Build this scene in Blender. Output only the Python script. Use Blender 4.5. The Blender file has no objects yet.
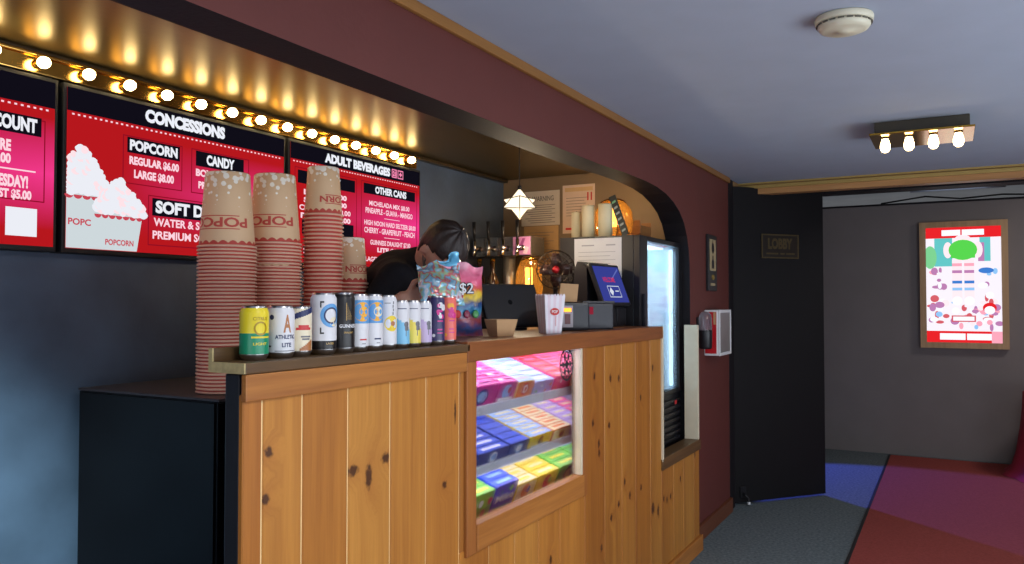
import bpy, bmesh, math, random
from mathutils import Vector, Matrix, Euler
random.seed(7)
PI = math.pi
scn = bpy.context.scene
COL = scn.collection

# ------------------------------------------------------------------ colours / materials
def s2l(c):
    return c / 12.92 if c <= 0.04045 else ((c + 0.055) / 1.055) ** 2.4
def rgb(*c):
    if len(c) == 1: c = c[0]
    return tuple(s2l(v / 255) for v in c) + (1.0,)
_M = {}
def newmat(name):
    m = bpy.data.materials.new(name); m.use_nodes = True
    nt = m.node_tree; nt.nodes.clear()
    out = nt.nodes.new('ShaderNodeOutputMaterial')
    return m, nt, out
def N(nt, typ, **kw):
    n = nt.nodes.new(typ)
    for k, v in kw.items():
        if k in n.inputs.keys() if hasattr(n.inputs, 'keys') else False: n.inputs[k].default_value = v
        else: setattr(n, k, v)
    return n
def math_node(nt, op, a, b=None, clamp=False):
    n = nt.nodes.new('ShaderNodeMath'); n.operation = op; n.use_clamp = clamp
    for i, v in enumerate((a, b)):
        if v is None: continue
        if isinstance(v, (int, float)): n.inputs[i].default_value = v
        else: nt.links.new(v, n.inputs[i])
    return n.outputs[0]
def mixc(nt, fac, a, b, blend='MIX'):
    n = nt.nodes.new('ShaderNodeMix'); n.data_type = 'RGBA'; n.blend_type = blend
    for i, v in ((0, fac), (6, a), (7, b)):
        if isinstance(v, (int, float)): n.inputs[i].default_value = v
        elif isinstance(v, tuple): n.inputs[i].default_value = v
        else: nt.links.new(v, n.inputs[i])
    return n.outputs[2]
def objco(nt, scale=(1, 1, 1)):
    tc = nt.nodes.new('ShaderNodeTexCoord'); mp = nt.nodes.new('ShaderNodeMapping')
    mp.inputs['Scale'].default_value = scale
    nt.links.new(tc.outputs['Object'], mp.inputs['Vector'])
    return mp.outputs['Vector']
def noise(nt, vec, scale, detail=3, rough=.5):
    n = nt.nodes.new('ShaderNodeTexNoise'); n.inputs['Scale'].default_value = scale
    n.inputs['Detail'].default_value = detail; n.inputs['Roughness'].default_value = rough
    nt.links.new(vec, n.inputs['Vector']); return n.outputs[0]
def mat(name, c, rough=.5, metal=0.0, var=.06, vscale=18, bump=0.0, bscale=None, spec=.5, coat=0.0, stretch=(1, 1, 1)):
    if name in _M: return _M[name]
    m, nt, out = newmat(name)
    p = nt.nodes.new('ShaderNodeBsdfPrincipled')
    col = rgb(c)
    v = objco(nt, stretch)
    nz = noise(nt, v, vscale)
    lo = tuple(x * (1 - var * 2.2) for x in col[:3]) + (1,); hi = tuple(min(1, x * (1 + var * 2.2)) for x in col[:3]) + (1,)
    nt.links.new(mixc(nt, nz, lo, hi), p.inputs['Base Color'])
    p.inputs['Roughness'].default_value = rough; p.inputs['Metallic'].default_value = metal
    p.inputs['Specular IOR Level'].default_value = spec; p.inputs['Coat Weight'].default_value = coat
    if bump:
        b = nt.nodes.new('ShaderNodeBump'); b.inputs['Strength'].default_value = bump; b.inputs['Distance'].default_value = .004
        nt.links.new(noise(nt, v, bscale or vscale * 3, 4), b.inputs['Height']); nt.links.new(b.outputs[0], p.inputs['Normal'])
    nt.links.new(p.outputs[0], out.inputs[0])
    _M[name] = m; return m
def emis(name, c, s=1.0):
    if name in _M: return _M[name]
    m, nt, out = newmat(name)
    e = nt.nodes.new('ShaderNodeEmission'); e.inputs[0].default_value = rgb(c); e.inputs[1].default_value = s
    nt.links.new(e.outputs[0], out.inputs[0]); _M[name] = m; return m
def glass(name, tint=(255, 255, 255), gloss=.12, rough=.02, body=0.0, bodycol=(220, 230, 240)):
    if name in _M: return _M[name]
    m, nt, out = newmat(name)
    t = nt.nodes.new('ShaderNodeBsdfTransparent'); t.inputs[0].default_value = rgb(tint)
    g = nt.nodes.new('ShaderNodeBsdfGlossy'); g.inputs['Roughness'].default_value = rough
    lw = nt.nodes.new('ShaderNodeFresnel'); lw.inputs[0].default_value = 1.45
    f = math_node(nt, 'ADD', math_node(nt, 'MULTIPLY', lw.outputs[0], .7), gloss * .2, True)
    mx = nt.nodes.new('ShaderNodeMixShader'); nt.links.new(f, mx.inputs[0])
    nt.links.new(t.outputs[0], mx.inputs[1]); nt.links.new(g.outputs[0], mx.inputs[2])
    last = mx.outputs[0]
    if body:
        d = nt.nodes.new('ShaderNodeBsdfTranslucent'); d.inputs[0].default_value = rgb(bodycol)
        m2 = nt.nodes.new('ShaderNodeMixShader'); m2.inputs[0].default_value = body
        nt.links.new(last, m2.inputs[1]); nt.links.new(d.outputs[0], m2.inputs[2]); last = m2.outputs[0]
    nt.links.new(last, out.inputs[0]); _M[name] = m; return m

def pine(name, base, dark, knots=(), seed=0.0, rough=.45, axis='z', contrast=.55):
    """wood with grain along `axis`; knots are (y,z,ry,rz) in object space"""
    if name in _M: return _M[name]
    m, nt, out = newmat(name)
    p = nt.nodes.new('ShaderNodeBsdfPrincipled')
    tc = nt.nodes.new('ShaderNodeTexCoord')
    vec = tc.outputs['Object']
    sep = nt.nodes.new('ShaderNodeSeparateXYZ'); nt.links.new(vec, sep.inputs[0])
    kmask = None; swirl = None
    for (ky, kz, ry, rz) in knots:
        dy = math_node(nt, 'DIVIDE', math_node(nt, 'SUBTRACT', sep.outputs[1], ky), ry)
        dz = math_node(nt, 'DIVIDE', math_node(nt, 'SUBTRACT', sep.outputs[2], kz), rz)
        d = math_node(nt, 'SQRT', math_node(nt, 'ADD', math_node(nt, 'MULTIPLY', dy, dy), math_node(nt, 'MULTIPLY', dz, dz)))
        d = math_node(nt, 'ADD', d, math_node(nt, 'MULTIPLY', math_node(nt, 'SUBTRACT', noise(nt, vec, 90, 3), .5), 1.6))
        k = math_node(nt, 'SUBTRACT', 1.0, math_node(nt, 'MULTIPLY', d, .62), True)
        w = math_node(nt, 'SUBTRACT', 1.0, math_node(nt, 'MULTIPLY', d, .2), True)
        kmask = k if kmask is None else math_node(nt, 'MAXIMUM', kmask, k)
        swirl = w if swirl is None else math_node(nt, 'MAXIMUM', swirl, w)
    sc = {'z': (1, 1, .045), 'y': (1, .045, 1), 'x': (.045, 1, 1)}[axis]
    mp = nt.nodes.new('ShaderNodeMapping'); mp.inputs['Scale'].default_value = sc
    mp.inputs['Location'].default_value = (seed * 3.1, seed * 1.7, seed * .9)
    nt.links.new(vec, mp.inputs[0])
    v = mp.outputs[0]
    if swirl is not None:
        va = nt.nodes.new('ShaderNodeVectorMath'); va.operation = 'ADD'
        cb = nt.nodes.new('ShaderNodeCombineXYZ')
        nt.links.new(math_node(nt, 'MULTIPLY', swirl, .06), cb.inputs[1])
        nt.links.new(v, va.inputs[0]); nt.links.new(cb.outputs[0], va.inputs[1]); v = va.outputs[0]
    g1 = noise(nt, v, 26, 4, .55); g2 = noise(nt, v, 110, 3, .6); g3 = noise(nt, v, 7, 2)
    a = math_node(nt, 'ADD', math_node(nt, 'MULTIPLY', g1, .6), math_node(nt, 'ADD', math_node(nt, 'MULTIPLY', g2, .25), math_node(nt, 'MULTIPLY', g3, .35)))
    mr = nt.nodes.new('ShaderNodeMapRange'); mr.inputs[1].default_value = .46; mr.inputs[2].default_value = .76
    nt.links.new(a, mr.inputs[0])
    f = math_node(nt, 'MULTIPLY', mr.outputs[0], contrast)
    col = mixc(nt, f, rgb(base), rgb(dark))
    if kmask is not None:
        col = mixc(nt, math_node(nt, 'MULTIPLY', math_node(nt, 'POWER', swirl, 2.0), .35), col, rgb(150, 78, 30))
        mr2 = nt.nodes.new('ShaderNodeMapRange'); mr2.inputs[1].default_value = .15; mr2.inputs[2].default_value = .6
        nt.links.new(kmask, mr2.inputs[0])
        col = mixc(nt, math_node(nt, 'MULTIPLY', mr2.outputs[0], .9), col, rgb(62, 30, 14))
    nt.links.new(col, p.inputs['Base Color'])
    p.inputs['Roughness'].default_value = rough; p.inputs['Specular IOR Level'].default_value = .4
    b = nt.nodes.new('ShaderNodeBump'); b.inputs['Strength'].default_value = .12; b.inputs['Distance'].default_value = .002
    nt.links.new(g2, b.inputs['Height']); nt.links.new(b.outputs[0], p.inputs['Normal'])
    nt.links.new(p.outputs[0], out.inputs[0]); _M[name] = m; return m

# ------------------------------------------------------------------ mesh builder
class MB:
    def __init__(self): self.bm = bmesh.new()
    def _merge(self, b2, mi, M=None):
        if M is not None: b2.transform(M)
        base = len(self.bm.verts)
        vm = [self.bm.verts.new(v.co) for v in b2.verts]
        b2.verts.index_update()
        for f in b2.faces:
            try:
                nf = self.bm.faces.new([vm[v.index] for v in f.verts]); nf.material_index = mi; nf.smooth = f.smooth
            except ValueError: pass
        b2.free()
    def box(self, x0, x1, y0, y1, z0, z1, mi=0, b=0.0, M=None, seg=2):
        b2 = bmesh.new()
        bmesh.ops.create_cube(b2, size=1)
        for v in b2.verts:
            v.co = ((x0 + x1) / 2 + v.co.x * abs(x1 - x0), (y0 + y1) / 2 + v.co.y * abs(y1 - y0), (z0 + z1) / 2 + v.co.z * abs(z1 - z0))
        if b: bmesh.ops.bevel(b2, geom=list(b2.edges), offset=b, segments=seg, affect='EDGES', profile=.6)
        self._merge(b2, mi, M); return self
    def cyl(self, p0, p1, r0, r1=None, n=16, mi=0, smooth=True, M=None):
        r1 = r0 if r1 is None else r1
        p0, p1 = Vector(p0), Vector(p1); d = p1 - p0
        b2 = bmesh.new()
        bmesh.ops.create_cone(b2, cap_ends=True, segments=n, radius1=r0, radius2=r1, depth=d.length)
        for f in b2.faces: f.smooth = smooth and len(f.verts) == 4
        q = Vector((0, 0, 1)).rotation_difference(d.normalized()).to_matrix().to_4x4()
        b2.transform(Matrix.Translation((p0 + p1) / 2) @ q)
        self._merge(b2, mi, M); return self
    def sph(self, c, r, mi=0, sub=2, sc=(1, 1, 1), M=None):
        b2 = bmesh.new(); bmesh.ops.create_icosphere(b2, subdivisions=sub, radius=r)
        for f in b2.faces: f.smooth = True
        b2.transform(Matrix.Translation(c) @ Matrix.Diagonal((*sc, 1)))
        self._merge(b2, mi, M); return self
    def lathe(self, prof, n=32, mi=0, mis=None, M=None, cap0=False, cap1=False, smooth=True):
        b2 = self.bm if M is None else bmesh.new()
        rings = []
        for (r, z) in prof:
            if r < 1e-6: rings.append([b2.verts.new((0, 0, z))])
            else: rings.append([b2.verts.new((r * math.cos(2 * PI * k / n), r * math.sin(2 * PI * k / n), z)) for k in range(n)])
        for i in range(len(rings) - 1):
            a, b = rings[i], rings[i + 1]; m_ = mis[i] if mis else mi
            for k in range(n):
                j = (k + 1) % n
                if len(a) == 1 and len(b) == 1: continue
                if len(a) == 1: f = b2.faces.new((a[0], b[j], b[k]))
                elif len(b) == 1: f = b2.faces.new((a[k], a[j], b[0]))
                else: f = b2.faces.new((a[k], a[j], b[j], b[k]))
                f.smooth = smooth; f.material_index = m_
        if cap0 and len(rings[0]) > 1: f = b2.faces.new(rings[0][::-1]); f.material_index = mi
        if cap1 and len(rings[-1]) > 1: f = b2.faces.new(rings[-1]); f.material_index = mi
        if M is not None: self._merge_mats(b2, M)
        return self
    def _merge_mats(self, b2, M):
        b2.transform(M); b2.verts.index_update()
        vm = [self.bm.verts.new(v.co) for v in b2.verts]
        for f in b2.faces:
            nf = self.bm.faces.new([vm[v.index] for v in f.verts]); nf.material_index = f.material_index; nf.smooth = f.smooth
        b2.free()
    def prism(self, pts, x0, x1, axis='x', mi=0, mi_side=None, M=None):
        """polygon in the two other axes (in order), extruded from x0 to x1 on `axis`"""
        def P(a, u, v): return {'x': (a, u, v), 'y': (u, a, v), 'z': (u, v, a)}[axis]
        b2 = bmesh.new()
        A = [b2.verts.new(P(x0, *p)) for p in pts]; B = [b2.verts.new(P(x1, *p)) for p in pts]
        b2.faces.new(A); b2.faces.new(B[::-1])
        n = len(pts)
        sides = [b2.faces.new((A[k], A[(k + 1) % n], B[(k + 1) % n], B[k])) for k in range(n)]
        for f in b2.faces: f.material_index = mi
        if mi_side is not None:
            for f in sides: f.material_index = mi_side
        bmesh.ops.recalc_face_normals(b2, faces=b2.faces)
        self._merge_mats(b2, M or Matrix.Identity(4)); return self
    def tube(self, pts, r, n=8, mi=0, M=None):
        for a, b in zip(pts[:-1], pts[1:]): self.cyl(a, b, r, n=n, mi=mi, M=M)
        for q in pts[1:-1]: self.sph(q, r, mi=mi, sub=1, M=M)
        return self
    def torus(self, c, R, r, n=28, k=8, M=None, mi=0):
        b2 = bmesh.new(); rings = []
        for i in range(n):
            a = 2 * PI * i / n
            rings.append([b2.verts.new((c[0] + (R + r * math.cos(2 * PI * j / k)) * math.cos(a), c[1] + (R + r * math.cos(2 * PI * j / k)) * math.sin(a), c[2] + r * math.sin(2 * PI * j / k))) for j in range(k)])
        for i in range(n):
            for j in range(k):
                f = b2.faces.new((rings[i][j], rings[(i + 1) % n][j], rings[(i + 1) % n][(j + 1) % k], rings[i][(j + 1) % k])); f.smooth = True
        self._merge(b2, mi, M); return self
    def quad(self, pts, mi=0):
        f = self.bm.faces.new([self.bm.verts.new(p) for p in pts]); f.material_index = mi; return self
    def raw(self, verts, faces, mi=0, smooth=False):
        vs = [self.bm.verts.new(v) for v in verts]
        for f in faces:
            try:
                nf = self.bm.faces.new([vs[i] for i in f]); nf.material_index = mi; nf.smooth = smooth
            except ValueError: pass
        return self
    def build(self, name, mats, parent=None, origin=(0, 0, 0), normals=False):
        if normals: bmesh.ops.recalc_face_normals(self.bm, faces=self.bm.faces)
        if any(origin): self.bm.transform(Matrix.Translation(-Vector(origin)))
        me = bpy.data.meshes.new(name); self.bm.to_mesh(me); self.bm.free()
        for m in (mats if isinstance(mats, (list, tuple)) else [mats]): me.materials.append(m)
        o = bpy.data.objects.new(name, me); COL.objects.link(o)
        if parent: o.parent = parent
        elif any(origin): o.location = origin
        return o

def tag(o, label, cat, group=None):
    o['label'] = label; o['category'] = cat
    if group: o['group'] = group
    return o
def thing(name, label, cat, loc=(0, 0, 0), rotz=0.0, group=None):
    o = bpy.data.objects.new(name, None); COL.objects.link(o)
    o.empty_display_size = .05
    o.location = loc; o.rotation_euler = (0, 0, rotz); return tag(o, label, cat, group)
def struct(o): o['kind'] = 'structure'; return o
def copy_tree(o, parent=None):
    c = o.copy(); COL.objects.link(c)
    if parent: c.parent = parent
    for ch in list(o.children): copy_tree(ch, c)
    return c

# ------------------------------------------------------------------ lettering
_tx = {}
def text_geo(s, bold=.02, cuts=0):
    if (s, bold, cuts) in _tx: return _tx[(s, bold, cuts)]
    cu = bpy.data.curves.new('lettering', 'FONT'); cu.body = s; cu.size = 1; cu.offset = bold; cu.resolution_u = 3
    ob = bpy.data.objects.new('lettering', cu); COL.objects.link(ob)
    dg = bpy.context.evaluated_depsgraph_get(); dg.update()
    me = bpy.data.meshes.new_from_object(ob.evaluated_get(dg))
    vs = [v.co.copy() for v in me.vertices]; fs = [tuple(p.vertices) for p in me.polygons]
    bpy.data.objects.remove(ob); bpy.data.curves.remove(cu); bpy.data.meshes.remove(me)
    x0 = min(v.x for v in vs); x1 = max(v.x for v in vs); y0 = min(v.y for v in vs); y1 = max(v.y for v in vs)
    vs = [((v.x - x0) / (x1 - x0), (v.y - y0) / (y1 - y0)) for v in vs]
    if cuts:
        b = bmesh.new(); bv = [b.verts.new((u, v, 0)) for u, v in vs]
        for f in fs:
            try: b.faces.new([bv[i] for i in f])
            except ValueError: pass
        for k in range(1, cuts): bmesh.ops.bisect_plane(b, geom=b.verts[:] + b.edges[:] + b.faces[:], plane_co=(k / cuts, 0, 0), plane_no=(1, 0, 0))
        b.verts.index_update(); vs = [(v.co.x, v.co.y) for v in b.verts]; fs = [tuple(v.index for v in f.verts) for f in b.faces]; b.free()
    _tx[(s, bold, cuts)] = (vs, fs, (x1 - x0) / (y1 - y0)); return _tx[(s, bold, cuts)]
def put_text(mb, s, fn, mi=0, bold=.02, cuts=0):
    """fn maps (u,v) in 0..1 to a 3D point"""
    vs, fs, asp = text_geo(s, bold, cuts)
    mb.raw([fn(u, v) for u, v in vs], fs, mi)
    return mb

# ================================================================== MATERIALS
RED = mat('maroon_paint', (98, 46, 40), .62, var=.05, vscale=6, bump=.15, bscale=60)
BLACKW = mat('black_paint', (24, 22, 27), .65, spec=.25, var=.1, vscale=12, bump=.2, bscale=80)
CEIL = mat('pale_grey_ceiling_paint', (170, 180, 198), .8, var=.03, vscale=5, bump=.1, bscale=40)
GLOSSCEIL = mat('dark_bronze_gloss_paint', (66, 53, 32), .34, .2, var=.12, vscale=14, bump=.06, bscale=30, spec=1.0, stretch=(1, .25, 1))
[n for n in GLOSSCEIL.node_tree.nodes if n.type == 'BSDF_PRINCIPLED'][0].inputs['Specular Tint'].default_value = (1.0, .74, .30, 1)
NAVY = mat('dark_slate_blue_paint', (76, 92, 112), .45, var=.2, vscale=5, bump=.25, bscale=40, spec=.6)
TAUPE = mat('taupe_wall_paint', (128, 106, 80), .6, var=.06, vscale=6)
BACKW = mat('brown_grey_wall_paint', (128, 121, 119), .75, var=.04, vscale=4, bump=.1, bscale=50)
CARPET = mat('charcoal_carpet', (104, 114, 118), .95, var=.36, vscale=55, bump=.6, bscale=300, spec=.1)
RUNNER = mat('red_carpet', (152, 74, 68), .95, var=.16, vscale=70, bump=.6, bscale=320, spec=.1)
RUNEDGE = mat('black_rubber', (20, 20, 22), .7)
WOODTRIM = pine('stained_trim_wood', (122, 70, 44), (72, 40, 26), seed=3, axis='y')
GOLDTRIM = mat('gold_moulding_paint', (176, 148, 84), .4, .3, var=.05)
HEADERW = pine('bare_header_wood', (196, 146, 92), (140, 92, 50), seed=5, axis='x')
DARK = mat('matt_black', (18, 18, 20), .6, var=.05)
BLK = mat('black_plastic', (26, 26, 30), .38, var=.04)
BLKG = mat('black_gloss', (10, 9, 11), .2, var=.02, spec=.22)
CHROME = mat('chrome', (200, 200, 205), .15, 1.0, var=.02)
STEEL = mat('brushed_steel', (170, 170, 175), .3, 1.0, var=.05)
ALU = mat('can_aluminium', (190, 190, 192), .28, 1.0, var=.03)
BRASS = mat('brass', (196, 150, 62), .22, 1.0, var=.05)
WHITEP = mat('white_plastic', (225, 226, 228), .35, var=.02)
PAPER = mat('white_paper', (226, 226, 228), .8, var=.02)
PAPERG = mat('grey_paper', (186, 182, 178), .8, var=.04)
KRAFT = mat('kraft_card', (190, 150, 108), .8, var=.05)
INK = mat('black_ink', (30, 30, 34), .7)
REDINK = mat('red_ink', (196, 44, 40), .6)
REDP = mat('red_plastic', (190, 24, 34), .35, var=.03)

# ================================================================== ROOM SHELL
ZC = 2.41
struct(MB().box(-3.4, 2.7, -3.2, 9.2, -.08, 0).build('floor', CARPET))
struct(MB().box(-2.78, -1.46, 1.7, 4.95, 0.002, .30).build('floor_platform', mat('dark_rubber_mat', (40, 38, 38), .8)))
mb = MB().box(-.53, .545, -3.1, 8.72, .001, .009, 0)
mb.box(-.548, -.53, -3.1, 8.72, .001, .011, 1).box(.545, .563, -3.1, 8.72, .001, .011, 1)
tag(mb.build('carpet_runner', [RUNNER, RUNEDGE]), 'long red carpet runner with black edging down the corridor', 'carpet')
struct(MB().box(-1.41, 2.7, -3.2, 6.17, ZC, ZC + .09).build('ceiling', CEIL))
struct(MB().box(-2.9, -1.551, -3.2, 5.06, 2.372, ZC + .09).build('ceiling_left', GLOSSCEIL))
struct(MB().box(-2.9, -2.78, -3.2, 4.95, 0, 2.371).build('wall_left', NAVY))
struct(MB().box(-2.9, -1.55, 4.95, 5.06, 0, 2.371).build('wall_end', TAUPE))
# maroon beam + arch + wall beside the door, one plane 14 cm thick
arch = [(3.45, 2.14), (3.74, 2.148), (4.06, 2.148), (4.24, 2.14), (4.40, 2.122), (4.54, 2.09), (4.66, 2.045), (4.75, 1.985), (4.81, 1.91), (4.845, 1.83), (4.862, 1.74), (4.868, 1.6), (4.868, 0)]
outline = [(-3.2, 2.139)] + arch + [(5.85, 0), (5.85, ZC), (-3.2, ZC)]
struct(MB().prism(outline, -1.55, -1.41, 'x', 0, 1).build('wall_front', [RED, BLACKW]))
struct(MB().box(-1.41, -1.392, -3.2, 5.85, 2.372, ZC - .001, b=.004).build('trim_1', pine('golden_trim_wood', (158, 110, 56), (104, 68, 34), seed=7, axis='y')))
struct(MB().box(-1.41, -1.388, 4.92, 5.85, 0.0, .10, b=.004).build('baseboard_front', WOODTRIM))
struct(MB().box(-1.56, -1.405, 5.85, 5.985, 0, ZC - .002, b=.003).build('trim_2', BLACKW))
# end of the low ceiling: gold moulding and bare timber header
mb = MB().box(-1.41, 2.7, 6.172, 6.19, 2.398, 2.414, 0, b=.003).box(-1.41, 2.7, 6.175, 6.20, 2.366, 2.392, 0, b=.003)
struct(mb.build('trim_3', GOLDTRIM))
struct(MB().box(-1.7, 2.7, 6.20, 6.30, 2.325, 2.80).build('trim_4', HEADERW))
struct(MB().box(-3.4, 2.7, 6.95, 7.15, 2.395, 2.78).build('trim_5', BLACKW))
struct(MB().box(-3.4, 2.7, 6.30, 12.5, 2.78, 2.86).build('ceiling_back', mat('grey_plaster', (150, 148, 142), .9, var=.1, vscale=3)))
struct(MB().box(-3.4, 2.7, 8.82, 8.93, 0, 2.475).build('wall_back', BACKW))
struct(MB().box(-3.4, 2.7, 8.80, 8.945, 2.475, 2.492, b=.004).build('trim_6', BLACKW))
struct(MB().box(-3.4, 2.7, 12.4, 12.5, 0, 2.8).build('wall_far', BACKW))
struct(MB().box(-3.4, -3.28, 5.06, 12.4, 0, 2.8).build('wall_corridor', BACKW))
struct(MB().box(-3.28, -1.56, 5.06, 5.9, 0, 2.8).build('wall_corridor_block', BLACKW))
# right wall with a wide window, rear wall with glazed doors
struct(MB().box(2.6, 2.7, 4.6, 12.4, 0, 2.8).box(2.6, 2.7, -3.2, -1.6, 0, 2.8).box(2.6, 2.7, -1.6, 4.6, 0, .25).box(2.6, 2.7, -1.6, 4.6, 2.15, 2.5).build('wall_right', RED))
struct(MB().box(-2.9, -1.6, -3.3, -3.2, 0, 2.5).box(2.2, 2.7, -3.3, -3.2, 0, 2.5).box(-1.6, 2.2, -3.3, -3.2, 2.2, 2.5).build('wall_rear', RED))
mb = MB()
for y in (-1.6, .45, 2.5, 4.53): mb.box(2.62, 2.68, y, y + .07, .25, 2.15)
for z in (.25, 2.09): mb.box(2.62, 2.68, -1.6, 4.6, z, z + .06)
struct(mb.build('window_1', DARK))
mb = MB()
for x in (-1.6, .27, 2.13): mb.box(x, x + .07, -3.28, -3.22, 0, 2.2)
mb.box(-1.6, 2.2, -3.28, -3.22, 2.12, 2.2).box(-1.6, 2.2, -3.28, -3.22, 0, .12)
struct(mb.build('window_2', DARK))

# overhead bits above the partition
cab = MB().tube([(-.6, 8.87, 2.503), (-.2, 8.86, 2.55), (.1, 8.87, 2.512), (.45, 8.86, 2.53), (.9, 8.87, 2.503)], .008)
tag(cab.build('cable', DARK), 'loose dark cable lying along the top of the partition wall', 'cable')
tag(MB().cyl((-.35, 9.3, 2.70), (.5, 9.3, 2.70), .05, n=14).cyl((-.2, 9.3, 2.70), (-.2, 9.3, 2.78), .01).cyl((.4, 9.3, 2.70), (.4, 9.3, 2.78), .01).build('ceiling_pipe', STEEL), 'grey pipe hung under the ceiling beyond the partition wall', 'pipe')

# ================================================================== COUNTER
CX = -1.34
R0 = (-1.34, 1.24, 0)
counter = thing('concession_counter', 'long knotty pine concession counter with planked front', 'counter', R0)
def part(mb, name, m, root=counter, org=R0):
    mb.bm.transform(Matrix.Translation((-.008, 0, 0)))
    return mb.build(name, m, root, org)
kn = [(1.324, 1.164), (1.316, 1.06), (1.613, 1.07), (1.749, 1.08), (1.677, 1.043), (2.037, 0.95), (2.096, 1.165), (3.202, 1.184), (3.386, 1.16), (3.49, 1.151), (3.787, 1.033), (3.97, 1.167), (3.183, 0.985), (3.37, 0.952), (3.249, 0.887), (3.253, 0.847), (3.562, 0.662), (3.787, 0.591), (3.63, 0.585), (3.966, 0.448), (4.049, 0.419), (4.142, 0.461), (4.259, 0.447), (4.196, 0.443), (3.277, 0.43), (3.484, 0.574), (4.444, 0.508), (3.39, 0.536), (4.735, 0.593), (2.4, .35), (2.77, .52), (1.86, .45), (1.37, .55)]
pl = [(1.246, 1.305, .095, 1.30), (1.305, 1.431, .095, 1.30), (1.431, 1.595, .095, 1.30), (1.595, 1.77, .095, 1.30), (1.77, 1.941, .095, 1.30), (1.941, 2.121, .095, 1.30), (2.121, 2.306, .095, .72),
      (2.306, 2.484, .095, .72), (2.484, 2.668, .095, .72), (2.668, 2.851, .095, .72), (2.851, 3.096, .095, .72), (3.096, 3.315, .095, 1.33), (3.315, 3.525, .095, 1.33), (3.525, 3.713, .095, 1.33), (3.713, 3.93, .095, 1.33), (3.93, 4.11, .095, 1.33),
      (4.11, 4.316, .095, .63), (4.316, 4.503, .095, .63), (4.503, 4.72, .095, .63), (4.72, 4.83, .095, .63), (2.121, 2.151, .72, 1.30)]
tones = [((188, 120, 46), (146, 82, 28)), ((200, 136, 58), (160, 98, 38)), ((194, 128, 52), (150, 88, 32)), ((206, 144, 64), (166, 104, 42)), ((196, 131, 54), (156, 92, 34))]
mats = []; mb = MB()
SHAPES = {(1.749, 1.08): (.017, .013), (1.677, 1.043): (.012, .03), (1.613, 1.07): (.018, .013), (2.096, 1.165): (.005, .035), (3.966, .448): (.022, .03), (4.049, .419): (.014, .03)}
for i, (a, b, z0, z1) in enumerate(pl):
    ks = [(k[0] - 1.24, k[1], *SHAPES.get(k, (.011, .011 if i < 7 else .016))) for k in kn if a <= k[0] < b and z0 < k[1] < z1]
    t = tones[[0, 1, 2, 3, 1, 4, 2, 1, 3, 4, 2, 0, 2, 4, 0, 1, 2, 1, 3, 2, 4][i]]
    if i >= 11: t = tuple(tuple(int(c * .93) for c in q) for q in t)
    mats.append(pine('pine_plank_%d' % i, t[0], t[1], ks, seed=i + 1.3, contrast=.75))
    mb.box(-1.36, CX, a + .0022, b - .0022, z0, z1, mi=i, b=.003, seg=1)
mats.append(mat('seam_highlight_pine', (250, 212, 150), .5)); nb = len(mats) - 1  # pale backing paints the light that catches in the plank grooves
mb.box(-1.368, -1.3435, 1.255, 2.15, .095, 1.30, mi=nb).box(-1.368, -1.3435, 2.15, 3.096, .095, .70, mi=nb).box(-1.368, -1.3435, 3.096, 4.11, .095, 1.33, mi=nb).box(-1.368, -1.3435, 4.11, 4.83, .095, .63, mi=nb)
part(mb, 'plank_front', mats)
PT_H = pine('pine_trim_board', (186, 122, 56), (134, 76, 32), seed=9, axis='y', contrast=.8)
PT_R = pine('reddish_trim_board', (148, 88, 44), (104, 56, 28), seed=12, axis='y', contrast=.8)
PT_V = pine('pine_stile', (172, 108, 50), (124, 68, 30), seed=15, axis='z', contrast=.8)
DKW = pine('dark_ledge_wood', (112, 82, 48), (70, 50, 30), seed=21, axis='y', contrast=.9)
ENDG = mat('pale_cut_end_grain', (178, 160, 112), .7, var=.18, vscale=70, stretch=(1, 1, 1))
CREAM = mat('cream_painted_wood', (216, 204, 176), .55, var=.04)
part(MB().box(-1.345, -1.330, 1.246, 2.15, 1.284, 1.344, b=.003), 'front_board', PT_H)
# ledge slab with a raised rail along its back edge, cut end pale
mb = MB().box(-1.428, -1.328, 1.243, 2.165, 1.345, 1.370, 0, b=.003).box(-1.440, -1.428, 1.243, 2.165, 1.345, 1.400, 0, b=.003)
mb.box(-1.428, -1.329, 1.239, 1.2435, 1.346, 1.3695, 1).box(-1.4395, -1.428, 1.239, 1.2435, 1.346, 1.3995, 1)
part(mb, 'ledge', [DKW, ENDG])
part(MB().box(-1.395, -1.352, 1.247, 1.30, 0, 1.344, b=.003), 'end_post', BLK)
part(MB().box(-1.40, -1.37, 1.30, 2.15, 0, 1.344), 'back_panel', BLK)
part(MB().box(-1.955, -1.33, 2.166, 4.09, 1.352, 1.376, b=.003), 'worktop', pine('walnut_worktop', (128, 80, 46), (86, 50, 28), seed=31, axis='y'))
part(MB().box(-1.36, -1.328, 2.15, 4.105, 1.312, 1.3765, b=.003), 'top_rail', PT_R)
part(MB().box(-1.375, -1.330, 2.15, 2.208, .70, 1.312, b=.003), 'display_stile', PT_V)
part(MB().box(-1.375, -1.330, 3.062, 3.10, .70, 1.312, b=.003), 'display_stile', PT_V)
part(MB().box(-1.362, -1.334, 3.046, 3.062, .791, 1.312, b=.002), 'display_jamb', CREAM)
part(MB().box(-1.37, -1.326, 2.208, 3.062, .704, .791, b=.004), 'display_sill', PT_H)
part(MB().box(-1.362, -1.326, 1.246, 4.86, .0, .094, b=.004), 'skirting', PT_H)
part(MB().box(-1.42, -1.33, 4.102, 4.122, .66, 1.376, b=.002), 'notch_edge', CREAM)
part(MB().box(-1.42, -1.330, 4.102, 4.83, .615, .676, b=.003), 'notch_sill', DKW)
part(MB().box(-1.418, -1.334, 4.790, 4.815, .676, 1.366, b=.002), 'notch_jamb', CREAM)
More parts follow.
